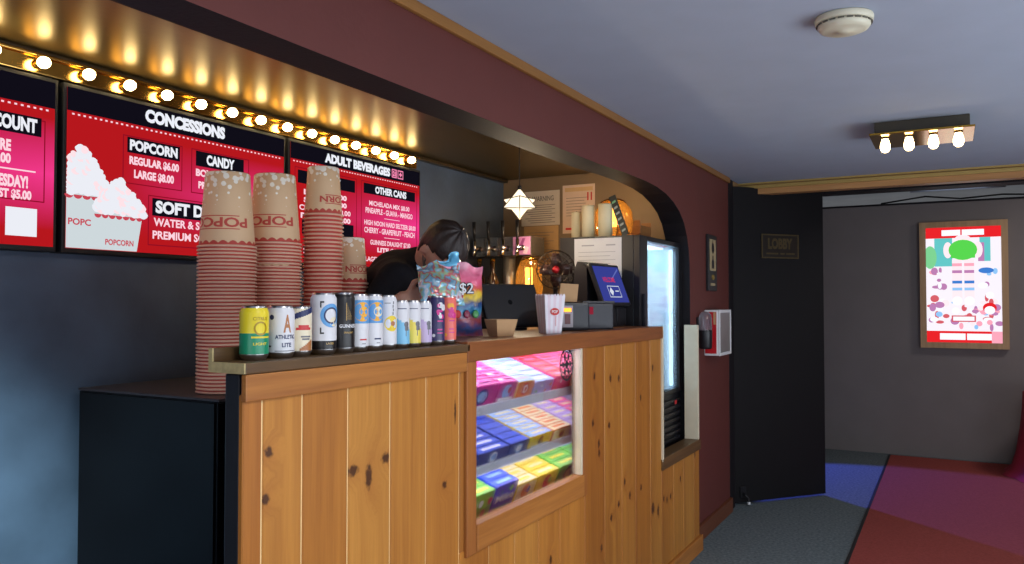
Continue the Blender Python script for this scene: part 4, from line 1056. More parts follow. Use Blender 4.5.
fan = thing('desk_fan', 'small round black desk fan with red hub behind the payment screen', 'fan', (-1.80, 3.76, 1.377), math.radians(-62))
FM = Matrix.Translation((0.02, 0, .295)) @ Matrix.Rotation(PI / 2, 4, 'Y')
MB().lathe([(0, 0), (.075, 0), (.075, .012), (.03, .022), (0, .022)], 24).cyl((0, 0, .02), (0, 0, .19), .012).cyl((-.03, 0, .19), (-.03, 0, .295), .012).cyl((0, 0, .19), (-.03, 0, .195), .012).build('base', BLK, fan)
mb = MB()
for r_, z_ in ((.098, 0), (.098, .03), (.07, .036), (.04, .040)): mb.torus((0, 0, z_), r_, .0022, M=FM)
for k in range(28):
    a = 2 * PI * k / 28; c, s = math.cos(a), math.sin(a)
    mb.tube([(.02 * c, .02 * s, .041), (.07 * c, .07 * s, .036), (.098 * c, .098 * s, .03), (.098 * c, .098 * s, 0), (.05 * c, .05 * s, -.022)], .0012, n=5, M=FM)
mb.build('cage', mat('dark_bronze_wire', (60, 48, 36), .3, .8), fan)
mb = MB().cyl((0, 0, -.045), (0, 0, 0), .035, .04, n=20, M=FM); mb.build('motor', BLK, fan)
mb = MB().sph((0, 0, .02), .02, M=FM); mb.build('hub', REDP, fan)
for k in range(4):
    b_ = MB(); a = k * PI / 2
    vs = []
    for i in range(5):
        rr_ = .018 + .068 * i / 4; wd = .024 + .05 * math.sin(PI * (i + .6) / 5.2)
        for t in (-.5, .5):
            an_ = a + t * wd / rr_ * .8; vs.append(FM @ Vector((rr_ * math.cos(an_), rr_ * math.sin(an_), .014 + t * .022)))
    b_.raw(vs, [(2 * i, 2 * i + 1, 2 * i + 3, 2 * i + 2) for i in range(4)], 0, True)
    ob = b_.build('blade', mat('smoke_blade', (70, 44, 40), .3), fan); ob.modifiers.new('t', 'SOLIDIFY').thickness = .002

# ================================================================== BACK BAR, TAPS, LANTERN, BOTTLES
BB = (-2.38, 4.65, .30)
bbar = thing('back_bar', 'dark back bar counter against the end wall under the beer taps', 'counter', BB)
MB().box(-2.775, -1.99, 4.40, 4.945, .30, 1.41).build('body', BLK, bbar, BB)
MB().box(-2.776, -1.98, 4.37, 4.945, 1.412, 1.448, b=.004).build('worktop', mat('grey_laminate', (84, 80, 80), .4), bbar, BB)
TO = (-2.52, 4.56, 1.45)
tap = thing('beer_tap_tower', 'chrome beer tap tower with a lilac decal on its box head', 'beer tap', TO)
TPANEL = mat('dark_tap_panel', (150, 146, 142), .25, .85, var=.2, vscale=14)
MB().cyl((-2.50, 4.53, 1.452), (-2.50, 4.53, 1.80), .040, n=24).lathe([(.07, 0), (.07, .008), (.04, .016), (0, .016)], 24, M=Matrix.Translation((-2.50, 4.53, 1.4505))).build('column', mat('satin_steel', (188, 186, 184), .38, .9, var=.03), tap, TO)
MB().box(-2.74, -2.31, 4.47, 4.66, 1.80, 1.925, b=.006).build('head_box', TPANEL, tap, TO)
MB().quad([(-2.44, 4.4685, 1.805), (-2.315, 4.4685, 1.805), (-2.315, 4.4685, 1.92), (-2.44, 4.4685, 1.92)], 0).quad([(-2.41, 4.468, 1.83), (-2.385, 4.468, 1.83), (-2.35, 4.468, 1.91), (-2.37, 4.468, 1.91)], 1).quad([(-2.37, 4.468, 1.815), (-2.34, 4.468, 1.81), (-2.325, 4.468, 1.85), (-2.345, 4.468, 1.86)], 2).build('decal', [mat('lilac_decal', (190, 130, 190), .4), mat('magenta_decal', (140, 60, 130), .4), mat('pale_decal', (214, 190, 214), .4)], tap, TO)
for k in range(4):
    x = -2.685 + k * .105
    f = MB().cyl((x, 4.468, 1.85), (x, 4.40, 1.85), .012).cyl((x, 4.405, 1.858), (x, 4.38, 1.80), .010, .008).lathe([(.018, 0), (.018, .008), (0, .008)], 16, M=Matrix.Translation((x, 4.469, 1.85)) @ Matrix.Rotation(PI / 2, 4, 'X'))
    f.cyl((x, 4.40, 1.80), (x, 4.40, 1.90), .011)
    fo = f.build('faucet', CHROME, tap, TO)
    h_ = MB().cyl((x, 4.40, 1.90), (x, 4.395, 2.02), .008, .013, n=10); h_.build('handle', BLK, fo, TO)
AMB = glass('amber_glass', (255, 226, 170), .6, .06, .28, (255, 206, 130))
GLOW = emis('lantern_filament', (255, 196, 110), 6.0)
def lantern(x, y, z, r, H, label):
    t = thing('lantern', label, 'lantern', (x, y, z))
    MB().lathe([(r * .7, .012), (r * .95, H * .2), (r, H * .45), (r * .95, H * .7), (r * .7, H * .88), (r * .55, H * .94)], 28).build('glass', AMB, t)
    MB().lathe([(0, 0), (r * .75, 0), (r * .75, .02), (r * .6, .026), (0, .026)], 24).build('base', BRASS, t)
    MB().lathe([(r * .56, H * .93), (r * .6, H * .95), (r * .4, H), (0, H)], 24).build('cap', BRASS, t)
    mb = MB()
    for k in range(4):
        a = k * PI / 2 + .6
        mb.tube([(r * .72 * math.cos(a), r * .72 * math.sin(a), .02), (r * 1.03 * math.cos(a), r * 1.03 * math.sin(a), H * .45), (r * .6 * math.cos(a), r * .6 * math.sin(a), H * .94)], .004, n=6)
    mb.build('cage', BRASS, t)
    MB().cyl((0, 0, .08), (0, 0, H * .8), r * .27, n=12).build('bulb', GLOW, t)
    return t
lantern(-2.315, 4.45, 1.45, .085, .34, 'copper coloured lantern glowing beside the beer taps')
def bottle(x, y, label, body, lab_, ph):
    t = thing('bottle', label, 'bottle', (x, y, 1.449))
    MB().lathe([(0, 0), (.034, 0), (.037, .006), (.037, .18), (.030, .215), (.014, .245), (.013, .30), (.016, .304), (.016, .315), (0, .315)], 24).build('glass_body', body, t)
    d = MB(); c_rect(d, .0376, ph - 1.0, ph + 1.0, .06, .15, 0, 12); d.build('label', lab_, t)
    MB().cyl((0, 0, .3155), (0, 0, .335), .0155, n=14).build('cap', BRASS, t)
BGL = mat('dark_amber_bottle', (70, 40, 16), .1, .1, spec=.9); GFO = mat('gold_foil_label', (214, 160, 70), .25, .8)
bottle(-2.66, 4.42, 'dark bottle with gold label under the left beer tap', BGL, GFO, -.9)
bottle(-2.565, 4.43, 'dark bottle with gold label, second from the left under the taps', BGL, GFO, -.7)
bottle(-2.615, 4.51, 'dark bottle with a tan label standing behind two gold labelled ones', BGL, mat('tan_label', (170, 110, 50), .35, .5), -.8)

# ================================================================== END WALL PAPERS, STAR LANTERN
def sheet(name, label, cat, x0, x1, z0, z1, m, lines, y=4.946, frame=None):
    t = thing(name, label, cat, ((x0 + x1) / 2, y, z0)); o = ((x0 + x1) / 2, y, z0)
    MB().box(x0, x1, y - .003, y, z0, z1).build('sheet', m, t, o)
    mb = MB(); lines(mb, y - .0035); mb.build('print', [mat('grey_ink', (112, 104, 100), .7), REDINK, mat('tan_print', (206, 168, 120), .7), WHITEP], t, o)
    return t
def W(mb, x0, x1, z0, z1, y, mi=0): mb.quad([(x0, y, z0), (x1, y, z0), (x1, y, z1), (x0, y, z1)], mi)
def l1(mb, y):
    put_text(mb, 'WARNING', lambda u, v: (-2.545 + u * .165, y, 2.205 + v * .035), 0, .02)
    for k in range(9): W(mb, -2.60 + .02 * (k % 3), -2.37 - .025 * (k % 2), 2.175 - k * .015, 2.179 - k * .015, y)
sheet('notice', 'white warning notice pinned up behind the star lantern', 'notice', -2.63, -2.335, 2.036, 2.275, mat('warm_white_paper', (206, 192, 176), .8, var=.04), l1)
def l2(mb, y):
    for k in range(10): W(mb, -2.59, -2.38 - .03 * (k % 3), 1.985 - k * .02, 1.988 - k * .02, y)
sheet('notice', 'tan paper notice hanging below the warning notice', 'notice', -2.61, -2.345, 1.70, 2.032, mat('tan_paper', (190, 152, 104), .85, var=.05), l2)
def l3(mb, y):
    W(mb, -2.295, -2.09, 2.255, 2.282, y, 2); W(mb, -2.29, -2.16, 1.995, 2.01, y, 1)
    for k in range(7): W(mb, -2.285, -2.13 - .01 * (k % 3), 2.09 + k * .02, 2.093 + k * .02, y, 0)
    for k in range(2): W(mb, -2.13 + k * .025, -2.12 + k * .025, 2.19, 2.245, y, 1)
sheet('certificate', 'pale certificate with red marks on the end wall above the fridge', 'certificate', -2.312, -2.075, 1.972, 2.30, mat('pink_paper', (214, 186, 164), .8, var=.04), l3)
SO = Vector((-1.895, 3.54, 2.0))
star = thing('star_lantern', 'glowing white paper star lantern hanging from the dark ceiling', 'lantern', SO)
tet = [Vector(v) for v in ((1, 1, 1), (1, -1, -1), (-1, 1, -1), (-1, -1, 1))]
Rm = Vector((1, 1, 1)).rotation_difference(Vector((0, 0, 1))).to_matrix()
_dg = Rm @ Vector((1, 1, -1))
Rm = Matrix.Rotation(math.atan2(-3.52, 1.93) - math.atan2(_dg.y, _dg.x), 3, 'Z') @ Rm
for (vs_, nm) in ((tet, 'panels'), ([-v for v in tet], 'panels')):
    vs_ = [Rm @ (v * .058) for v in vs_]; vs_ = [Vector((v.x, v.y, v.z * .80)) for v in vs_]
    MB().raw(vs_, [(0, 1, 2), (0, 3, 1), (0, 2, 3), (1, 3, 2)]).build('paper_panel', emis('star_glow', (255, 238, 206), 1.6) if nm else None, star)
    mb = MB()
    for i in range(4):
        for j in range(i): mb.cyl(vs_[i], vs_[j], .0022, n=6)
    mb.build('wire_frame', mat('dark_wire', (60, 48, 34), .4, .6), star)
MB().cyl((0, 0, .08), (0, 0, 2.371 - SO.z), .0025, n=8).cyl((0, 0, .070), (0, 0, .09), .01, n=10).build('cord', DARK, star)

# ================================================================== FRIDGE
FO = (-1.70, 4.48, .302)
fr = thing('drinks_fridge', 'black glass door drinks fridge lit white behind the counter notch', 'fridge', FO)
def fpart(mb, n, m): return mb.build(n, m, fr, FO)
FB = mat('black_fridge_shell', (34, 33, 36), .45, var=.05, vscale=30)
mb = MB().box(-1.935, -1.50, 4.102, 4.125, .302, 1.868).box(-1.935, -1.50, 4.835, 4.858, .302, 1.868).box(-1.935, -1.915, 4.125, 4.835, .302, 1.868).box(-1.915, -1.50, 4.125, 4.835, 1.845, 1.868).box(-1.915, -1.50, 4.125, 4.835, .302, .96)
fpart(mb, 'shell', FB)
FW = mat('white_fridge_liner', (226, 234, 240), .5)
fpart(MB().box(-1.914, -1.90, 4.126, 4.834, .961, 1.844).box(-1.90, -1.51, 4.126, 4.136, .961, 1.844).box(-1.90, -1.51, 4.824, 4.834, .961, 1.844).box(-1.90, -1.51, 4.136, 4.824, .961, .97), 'liner', FW)
FL = emis('fridge_led', (206, 232, 255), 9.0)
fpart(MB().box(-1.525, -1.505, 4.14, 4.155, .99, 1.83), 'light_tube', FL); fpart(MB().box(-1.525, -1.505, 4.805, 4.82, .99, 1.83), 'light_tube', FL)
fpart(MB().box(-1.89, -1.56, 4.16, 4.8, 1.829, 1.840), 'light_tube', FL)
for z in (1.22, 1.50):
    mb = MB()
    for k in range(14): mb.cyl((-1.89, 4.14 + k * .052, z), (-1.56, 4.14 + k * .052, z), .0022, n=6)
    for x in (-1.88, -1.57): mb.cyl((x, 4.137, z), (x, 4.823, z), .003, n=6)
    fpart(mb, 'wire_shelf', WHITEP)
mb = MB()
for a in ((4.102, 4.225, .96, 1.868), (4.80, 4.858, .96, 1.868), (4.225, 4.80, 1.842, 1.868), (4.225, 4.80, .96, .985)): mb.box(-1.498, -1.46, a[0], a[1], a[2], a[3], b=.004)
door = fpart(mb, 'door', BLK)
MB().box(-1.482, -1.476, 4.223, 4.802, .983, 1.844).build('glass', glass('fridge_glass', (235, 245, 250), .3, .06, .10), door, FO)
MB().box(-1.46, -1.44, 4.13, 4.15, 1.15, 1.55, b=.005).build('handle', GREYP, door, FO)
mb = MB().box(-1.498, -1.475, 4.105, 4.855, .66, .955)
for k in range(7): mb.box(-1.475, -1.46, 4.15, 4.82, .675 + k * .038, .695 + k * .038, b=.003, seg=1)
g = fpart(mb, 'grille', BLK)
MB().box(-1.459, -1.456, 4.70, 4.735, .89, .915, b=.0008, seg=1).build('badge', REDP, g, FO)
# paper on the fridge side
fp = thing('notice', 'large white paper sheet taped to the side of the fridge', 'notice', (-1.70, 4.10, 1.50))
MB().box(-1.845, -1.565, 4.0985, 4.1005, 1.50, 1.858).build('sheet', PAPER, fp, (-1.70, 4.10, 1.50))
mb = MB()
for (a, b) in ((-1.80, -1.725), (-1.655, -1.60)): W(mb, a, b, 1.815, 1.822, 4.0978)
for k in range(9): W(mb, -1.82, -1.60 - .03 * (k % 2), 1.78 - k * .022, 1.7825 - k * .022, 4.0978)
mb.build('print', mat('pale_grey_ink', (168, 168, 176), .7), fp, (-1.70, 4.10, 1.50))
# drinks inside
for i, (y, z, c, w) in enumerate(((4.26, .971, (150, 200, 190), 'teal'), (4.40, .971, (170, 210, 220), 'pale blue'), (4.54, .971, (120, 180, 170), 'green tinted'), (4.68, .971, (190, 214, 224), 'clear'), (4.30, 1.224, (200, 220, 226), 'white'), (4.47, 1.224, (140, 190, 210), 'sky blue'), (4.64, 1.224, (180, 214, 200), 'mint'))):
    t = thing('drink_bottle', '%s drink bottle on the %s shelf inside the fridge' % (w, 'lower' if z < 1 else 'upper'), 'bottle', (-1.62, y, z), group=None)
    MB().lathe([(0, 0), (.030, 0), (.033, .005), (.033, .13), (.026, .165), (.012, .19), (.012, .205), (0, .205)], 20).build('bottle_body', mat('bottle_tint_%d' % i, c, .15), t)
    MB().cyl((0, 0, .2055), (0, 0, .222), .0145, n=14).build('cap', WHITEP, t)
# things on top of the fridge
lantern(-1.73, 4.40, 1.869, .115, .24, 'wide amber glass lantern standing on top of the fridge')
for x, y, r_, h_, w in ((-1.885, 4.22, .030, .155, 'left'), (-1.80, 4.19, .038, .185, 'middle'), (-1.70, 4.20, .040, .190, 'right')):
    t = thing('pillar_candle', '%s of three cream pillar candles on top of the fridge' % {'left': 'shortest', 'middle': 'slimmer tall', 'right': 'thickest'}[w], 'candle', (x, y, 1.869))
    MB().lathe([(0, 0), (r_, 0), (r_, h_ - .006), (r_ * .93, h_), (r_ * .8, h_ - .008), (0, h_ - .008)], 24).build('wax', mat('cream_wax', (222, 208, 170), .5, var=.03), t)
    MB().cyl((0, 0, h_ - .008), (0, 0, h_ + .006), .0018, n=6).build('wick', INK, t)
ls = thing('label_strip', 'dark narrow sign strip leaning on top of the fridge', 'sign', (-1.575, 4.20, 1.870))
Ms = Matrix.Rotation(math.radians(-20), 4, 'Y')
MB().box(-.020, .020, -.004, .004, .006, .245, M=Ms).build('board', mat('dark_green_board', (28, 36, 34), .5), ls)
mb = MB()
for k in range(6): mb.raw([Ms @ Vector(c) for c in ((-.012, -.0048, .03 + k * .034), (.012, -.0048, .035 + k * .034), (.012, -.0048, .047 + k * .034), (-.012, -.0048, .042 + k * .034))], [(0, 1, 2, 3)], 0 if k < 5 else 1)
mb.build('print', [mat('grey_white_print', (150, 160, 156), .6), mat('green_print', (110, 170, 130), .6)], ls)
wb = thing('wooden_crate', 'plain brown wooden crate at the back of the fridge top', 'crate', (-1.70, 4.63, 1.869))
mb = MB()
for k in range(3): mb.box(-.09, .09, -.10, -.09, .005 + k * .042, .040 + k * .042, b=.002, seg=1).box(-.09, .09, .09, .10, .005 + k * .042, .040 + k * .042, b=.002, seg=1)
for x in (-.09, .08): mb.box(x, x + .01, -.09, .09, .005, .095)
mb.box(-.09, .09, -.1, .1, 0, .005); mb.build('slats', pine('crate_wood', (150, 104, 60), (110, 72, 40), seed=44, axis='x'), wb)

# ================================================================== RED WALL FITTINGS
np_ = thing('narrow_sign', 'narrow black framed sign with a bottle picture on the maroon wall', 'sign', (-1.41, 5.345, 1.58))
NO = (-1.41, 5.345, 1.58)
MB().box(-1.409, -1.392, 5.235, 5.455, 1.58, 1.955, b=.003).build('frame', BLK, np_, NO)
X_ = -1.3912
def RW(mb, y0, y1, z0, z1, l=0, mi=0): mb.quad([(X_ + l, y0, z0), (X_ + l, y1, z0), (X_ + l, y1, z1), (X_ + l, y0, z1)], mi)
mb = MB(); RW(mb, 5.265, 5.425, 1.715, 1.925); RW(mb, 5.285, 5.40, 1.615, 1.632)
mb.build('picture', mat('tan_picture', (176, 158, 120), .6), np_, NO)
mb = MB()
def bot2d(yc, z0, w, h): mb.raw([(X_ + .001, yc + a * w, z0 + b * h) for a, b in ((-1, 0), (1, 0), (1, .55), (.4, .75), (.4, 1), (-.4, 1), (-.4, .75), (-1, .55))], [tuple(range(8))])
bot2d(5.345, 1.73, .03, .085)
mb.raw([(X_ + .001, 5.345 + .032 * math.cos(t), 1.868 + .036 * math.sin(t)) for t in [2 * PI * k / 16 for k in range(16)]], [tuple(range(16))]); RW(mb, 5.338, 5.352, 1.83, 1.92, .001)
mb.build('bottle_silhouette', mat('dark_silhouette', (44, 42, 44), .6), np_, NO)
mb = MB(); mb.raw([(X_ + .001, 5.345 + .04 * math.cos(t), 1.672 + .018 * math.sin(t)) for t in [2 * PI * k / 16 for k in range(16)]], [tuple(range(16))]); mb.build('emblem', mat('dull_gold_print', (140, 116, 50), .5), np_, NO)
AO = (-1.36, 5.32, 1.155)
ae = thing('first_aid_cabinet', 'white rimmed wall cabinet with red sides beside the door', 'cabinet', AO)
MB().box(-1.409, -1.312, 5.172, 5.478, 1.157, 1.455, b=.010).build('body', WHITEP, ae, AO)
MB().box(-1.400, -1.326, 5.1695, 5.1722, 1.172, 1.442, b=.001, seg=1).build('side_panel', REDP, ae, AO)
mb = MB()
for a in ((5.172, 5.19, 1.157, 1.455), (5.460, 5.478, 1.157, 1.455), (5.19, 5.46, 1.435, 1.455), (5.19, 5.46, 1.157, 1.177)): mb.box(-1.312, -1.304, *a, b=.002, seg=1)
mb.build('front_rim', WHITEP, ae, AO)
MB().box(-1.3118, -1.308, 5.191, 5.459, 1.178, 1.434).build('front_panel', mat('grey_panel', (128, 124, 122), .3), ae, AO)
MB().quad([(-1.345, 5.169, 1.36), (-1.33, 5.169, 1.36), (-1.33, 5.169, 1.44), (-1.345, 5.169, 1.44)]).build('sticker', KRAFT, ae, AO)
DO = (-1.36, 5.03, 1.21)
dp = thing('soap_dispenser', 'clear topped black dispenser on the wall left of the red cabinet', 'dispenser', DO)
MB().lathe([(0, 0), (.036, 0), (.041, .012), (.043, .11), (.043, .118), (0, .118)], 24).build('cup', BLK, dp)
MB().lathe([(.041, .118), (.041, .19), (.036, .215), (.022, .232), (0, .236)], 24).build('dome', glass('clear_plastic', (240, 244, 250), .5, .1, .5, (240, 244, 250)), dp)
MB().box(-.05, -.034, -.03, .03, .03, .20, b=.004).build('bracket', BLK, dp)

# ================================================================== DOOR
dl = math.hypot(.56, .66); ang = math.atan2(.66, .56)
dr = thing('door_1', 'tall black lobby door standing open at the corridor', 'door', (-1.428, 6.012, 0), ang)
dr['kind'] = 'structure'
DOORM = mat('black_door_paint', (15, 14, 17), .6, spec=.3, var=.08, vscale=9, bump=.1, bscale=60)
MB().box(0, dl, 0, .045, .018, 2.372, b=.003).build('slab', DOORM, dr)
for z in (.3, 1.2, 2.1): MB().cyl((-.002, -.004, z), (-.002, -.004, z + .10), .006, n=10).build('hinge', STEEL, dr)
st = MB().box(.06, .11, -.012, 0, .055, .135, b=.002, seg=1).tube([(.085, -.015, .09), (.10, -.05, .055), (.10, -.055, .03)], .008)
ds = st.build('door_stop', BLK, dr); MB().cyl((.10, -.055, .012), (.10, -.055, .032), .012, n=12).build('rubber_tip', WHITEP, ds)
pq = thing('lobby_sign', 'black and gold lobby plaque on the open black door', 'sign', (-1.428 + .445 * .647 + .0014 * .762, 6.012 + .445 * .762 - .0014 * .647, 1.84), ang)
GOLD = mat('tarnished_gold', (84, 72, 46), .45, .3, var=.12); PBK = mat('plaque_black', (36, 30, 24), .4)
MB().box(-.175, .175, -.006, 0, 0, .185, b=.002).build('plate', PBK, pq)
mb = MB(); y = -.0068
for a in ((-.175, .175, 0, .010), (-.175, .175, .175, .185), (-.175, -.163, .01, .175), (.163, .175, .01, .175)): mb.quad([(a[0], y, a[2]), (a[1], y, a[2]), (a[1], y, a[3]), (a[0], y, a[3])])
mb.build('border', GOLD, pq)
mb = MB(); put_text(mb, 'LOBBY', lambda u, v: (-.115 + u * .23, y, .070 + v * .085), 0, .05)
for a in ((-.13, -.02), (.0, .04), (.055, .135)): mb.quad([(a[0], y, .030), (a[1], y, .030), (a[1], y, .042), (a[0], y, .042)])
mb.build('lettering', GOLD, pq)

# ================================================================== POSTER LIGHTBOX (generic artwork)
QO = (.113, 8.80, 1.066)
po = thing('poster_lightbox', 'wood framed lit poster on the brown back wall', 'poster', QO)
FRW = pine('poster_frame_wood', (204, 166, 122), (160, 124, 84), seed=60, axis='z')
x0, x1, z0, z1 = -.257, .482, 1.066, 2.284
mb = MB().prism([(x0, z0), (x1, z0), (x1 - .055, z0 + .055), (x0 + .055, z0 + .055)], 8.765, 8.818, 'y').prism([(x0, z1), (x1, z1), (x1 - .055, z1 - .055), (x0 + .055, z1 - .055)], 8.765, 8.818, 'y').prism([(x0, z0), (x0, z1), (x0 + .055, z1 - .055), (x0 + .055, z0 + .055)], 8.765, 8.818, 'y').prism([(x1, z0), (x1, z1), (x1 - .055, z1 - .055), (x1 - .055, z0 + .055)], 8.765, 8.818, 'y')
mb.build('frame', FRW, po, QO)
a0, a1, b0, b1 = x0 + .053, x1 - .053, z0 + .053, z1 - .053
mb = MB(); PCOL = {}
pm = [emis('poster_%d' % i, c, 1.15) for i, c in enumerate(((238, 232, 240), (222, 34, 40), (96, 190, 190), (84, 204, 76), (250, 226, 232), (140, 190, 236), (180, 120, 170), (240, 240, 250), (206, 90, 100), (120, 200, 140), (60, 120, 200), (240, 160, 180)))]
def PR(u0, u1, v0, v1, mi, l): mb.quad([(a0 + u0 * (a1 - a0), 8.792 - l, b0 + v0 * (b1 - b0)), (a0 + u1 * (a1 - a0), 8.792 - l, b0 + v0 * (b1 - b0)), (a0 + u1 * (a1 - a0), 8.792 - l, b0 + v1 * (b1 - b0)), (a0 + u0 * (a1 - a0), 8.792 - l, b0 + v1 * (b1 - b0))], mi)
def PE(u, v, ru, rv, mi, l, rot=0): mb.raw([(a0 + (u + ru * math.cos(t)) * (a1 - a0), 8.792 - l, b0 + (v + rv * math.sin(t)) * (b1 - b0)) for t in [2 * PI * k / 20 for k in range(20)]], [tuple(range(20))], mi)
PR(0, 1, 0, 1, 0, 0); PR(.12, .36, .66, .92, 2, .001); PR(.72, .86, .70, .92, 2, .001); PE(.06, .74, .09, .10, 9, .0012); PR(.70, .78, .70, .86, 6, .0013)
PR(0, 1, .905, 1, 1, .002); PR(.22, .47, .925, .975, 7, .003); PR(.49, .78, .925, .975, 7, .003)
PR(0, .86, 0, .10, 1, .002); PR(.86, 1, 0, .10, 11, .002); PR(.18, .52, .025, .08, 7, .003); PR(.54, .86, .025, .08, 7, .003)
# a plain figure: green top, pale arms, two legs with pastel bands
PE(.50, .90, .10, .03, 4, .0022); PE(.50, .80, .19, .088, 3, .003); PR(.34, .66, .73, .82, 3, .003)
PE(.30, .80, .06, .07, 4, .0026); PE(.70, .80, .06, .07, 4, .0026)
for u in (.42, .58):
    PR(u - .065, u + .065, .36, .72, 4, .0026); PE(u, .36, .07, .04, 7, .0034)
    for k, v in enumerate((.45, .51, .60, .66)): PR(u - .065, u + .065, v, v + .025, (5, 10, 6, 11)[k], .0030)
rnd = random.Random(21)
for k in range(70):
    u, v = rnd.uniform(.03, .97), rnd.uniform(.13, .36)
    if rnd.random() < .35: u, v = rnd.choice((rnd.uniform(.03, .26), rnd.uniform(.74, .97))), rnd.uniform(.34, .64)
    PE(u, v, rnd.uniform(.02, .07), rnd.uniform(.012, .035), rnd.choice((4, 7, 8, 6, 11, 5, 0, 7, 8)), .0014 + k * .00001)
PE(.84, .30, .09, .045, 1, .0032); PE(.84, .28, .07, .035, 7, .0034); PE(.80, .62, .10, .025, 10, .0024)
PR(.34, .66, .18, .235, 8, .0034); PR(.36, .64, .19, .225, 7, .0038)
mb.build('artwork', pm, po, QO)

# ================================================================== CEILING FIXTURES
sd = thing('smoke_detector', 'round white smoke detector on the grey lobby ceiling', 'smoke detector', (-.285, 2.72, ZC))
WH2 = mat('aged_white_plastic', (214, 208, 184), .45, var=.03)
MB().lathe([(0, -.001), (.086, -.001), (.088, -.006), (.086, -.020), (.083, -.022), (0, -.022)][::-1], 40).build('base', WH2, sd)
MB().lathe([(0, -.050), (.02, -.050), (.022, -.047), (.060, -.047), (.072, -.042), (.079, -.032), (.079, -.0235), (0, -.0235)], 40).build('cover', WH2, sd)
mb = MB()
for k in range(20):
    a = 2 * PI * k / 20; mb.box(.079, .0835, -.009, .009, -.028, -.0245, M=Matrix.Rotation(a, 4, 'Z'))
mb.build('vents', mat('vent_shadow_grey', (90, 86, 76), .7), sd)
LO = (-.115, 4.50, ZC)
lf = thing('ceiling_light', 'brass plate ceiling light with four bare bulbs', 'ceiling light', LO)
MB().box(-.325, .095, 4.40, 4.68, 2.345, ZC - .001, b=.004).build('housing', mat('dark_olive_metal', (60, 54, 42), .5), lf, LO)
MB().box(-.345, .115, 4.34, 4.74, 2.334, 2.344, b=.002).build('plate', mat('mirror_brass', (214, 168, 70), .12, 1.0, var=.03), lf, LO)
FBU = emis('frosted_bulb', (255, 222, 160), 12.0)
for k in range(4):
    x = -.278 + k * .108
    s = MB().cyl((x, 4.44, 2.328), (x, 4.44, 2.334), .020, n=18).build('socket', mat('dark_socket', (70, 50, 30), .4, .6), lf, LO)
    MB().lathe([(.015, .0), (.018, -.010), (.023, -.028), (.024, -.042), (.021, -.056), (.012, -.066), (0, -.069)][::-1], 20, M=Matrix.Translation((x, 4.44, 2.3275))).build('bulb', FBU, s, LO)

# ================================================================== RED DRAPED TABLE, right
TB = (.93, 8.30, 0)
tb = thing('draped_table', 'table under a floor length dark red cloth at the back wall', 'table', TB)
mb = MB(); n = 72; rows = []
for j, (r_, z_) in enumerate(((.0, .74), (.36, .74), (.385, .725), (.39, .60), (.41, .40), (.44, .20), (.48, .07), (.54, .012))):
    rows.append([(.93 + (r_ + (.022 * max(0, j - 1) / 6) * math.sin(11 * 2 * PI * k / n + .4 * j)) * math.cos(2 * PI * k / n), 8.26 + min(.53, (r_ + (.022 * max(0, j - 1) / 6) * math.sin(11 * 2 * PI * k / n + .4 * j)) * math.sin(2 * PI * k / n)), z_) for k in range(n)])
vs = [p for r_ in rows for p in r_]
mb.raw(vs, [(j * n + k, j * n + (k + 1) % n, (j + 1) * n + (k + 1) % n, (j + 1) * n + k) for j in range(len(rows) - 1) for k in range(n)], 0, True)
mb.build('cloth', mat('crimson_cloth', (156, 30, 52), .85, var=.1, vscale=12, bump=.2), tb, TB)
MB().cyl((.93, 8.26, 0.0), (.93, 8.26, .70), .03, n=14).cyl((.93, 8.26, .70), (.93, 8.26, .73), .34, n=40).build('pedestal', BLK, tb, TB)

# ================================================================== LIGHTS
def area(name, loc, rot, sx, sy, e, c):
    l = bpy.data.lights.new(name, 'AREA'); l.shape = 'RECTANGLE'; l.size = sx; l.size_y = sy; l.energy = e; l.color = c
    o = bpy.data.objects.new(name, l); COL.objects.link(o); o.location = loc; o.rotation_euler = rot; return o
DAY = (.86, .93, 1.0)
area('side_ceiling_fill', (2.95, 1.5, .75), (0, math.radians(90 + 64), 0), 1.9, 6.0, 190, DAY)        # added fill at the side window, tilted up to brighten the ceiling
area('rear_ceiling_fill', (.3, -3.5, .75), (math.radians(90 + 60), 0, 0), 3.7, 2.1, 80, DAY)            # added fill at the unseen entrance, also aimed up at the ceiling
for x_, y_, e_ in ((.5, .9, 26), (.7, 3.3, 26)): area('lobby_down_fill', (x_, y_, 2.395), (0, 0, 0), .6, .6, e_, (1.0, .98, .95))  # added downlights without fixtures, brightening the pine front and carpet
def lamp(name, loc, e, c, r=.03):
    l = bpy.data.lights.new(name, 'POINT'); l.energy = e; l.color = c; l.shadow_soft_size = r
    o = bpy.data.objects.new(name, l); COL.objects.link(o); o.location = loc
lamp('blue_cabinet_glow', (-2.35, .75, 1.75), 1.6, (.30, .42, 1.0), .1)
lamp('star_lamp', (-1.895, 3.54, 1.86), 7, (1.0, .80, .55))
lamp('bar_lantern_lamp', (-2.21, 4.36, 1.86), 3, (1.0, .70, .38)); lamp('fridge_top_lamp', (-1.80, 4.62, 2.12), 2.5, (1.0, .72, .40))
ws = bpy.data.lights.new('wall_wash', 'SPOT'); ws.energy = 900; ws.color = (.70, .93, .96); ws.spot_size = math.radians(32); ws.spot_blend = 1.0; ws.shadow_soft_size = .12
wo = bpy.data.objects.new('wall_wash', ws); COL.objects.link(wo); wo.location = (-.9, .2, 2.36)
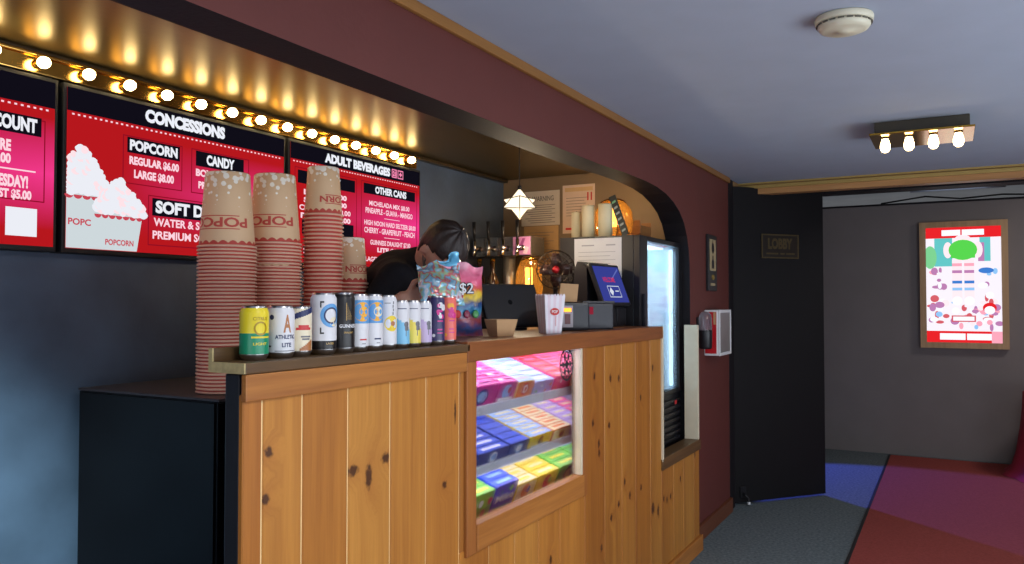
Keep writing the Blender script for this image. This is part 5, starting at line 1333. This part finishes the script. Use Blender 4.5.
wo.rotation_euler = (Vector((-2.78, 1.25, .72)) - wo.location).to_track_quat('-Z', 'Y').to_euler()
area('corridor_fill', (1.6, 7.6, 2.74), (0, 0, 0), .5, .5, 20, (1.0, .93, .88))  # added fill for the far corridor and back wall, no fixture there
for x_, z, e, sx_ in ((-1.55, 1.342, 6, .16), (-1.42, 1.10, 1.6, .02), (-1.42, .897, 1.6, .02), (-1.39, 1.30, 1.6, .02), (-1.60, 1.15, 1.6, .10), (-1.60, .95, 1.6, .10)):
    if sx_ == .10: z -= .006
    area('candy_case_light', (x_, 2.9, z), (0, math.radians(25 if sx_ == .02 else 8), 0), sx_, 1.3, e, (.90, .86, 1.0))
sp = bpy.data.lights.new('blue_stage_light', 'SPOT'); sp.energy = 620; sp.color = (.10, .14, 1.0); sp.spot_size = math.radians(40); sp.spot_blend = .25; sp.shadow_soft_size = .03
so = bpy.data.objects.new('blue_stage_light', sp); COL.objects.link(so); so.location = (-3.05, 8.55, 2.2)
d = Vector((.0, 6.75, 0)) - Vector(so.location); so.rotation_euler = d.to_track_quat('-Z', 'Y').to_euler()
area('beyond_partition', (0, 11.0, 2.2), (math.radians(180), 0, 0), 4, 1.5, 3.5, (1, .95, .88))
w = bpy.data.worlds.new('sky'); scn.world = w; w.use_nodes = True
bg_ = w.node_tree.nodes['Background']; bg_.inputs[0].default_value = (.62, .74, 1.0, 1); bg_.inputs[1].default_value = .6

# ================================================================== CAMERA
cd = bpy.data.cameras.new('camera'); co = bpy.data.objects.new('camera', cd); COL.objects.link(co)
co.location = (0, 0, 1.5); co.rotation_euler = (math.radians(91.5), 0, math.radians(28.7))
cd.sensor_width = 36; cd.lens = 28.125; cd.clip_start = .02
scn.camera = co
vs_ = scn.view_settings
vs_.view_transform = 'Standard'; vs_.look = 'None'; vs_.gamma = 1.0; vs_.exposure = 0.0
try: vs_.use_curve_mapping = False
except Exception: pass
scn.cycles.use_denoising = True
scn.cycles.max_bounces = 8; scn.cycles.transparent_max_bounces = 12
scn.cycles.sample_clamp_indirect = 4.0
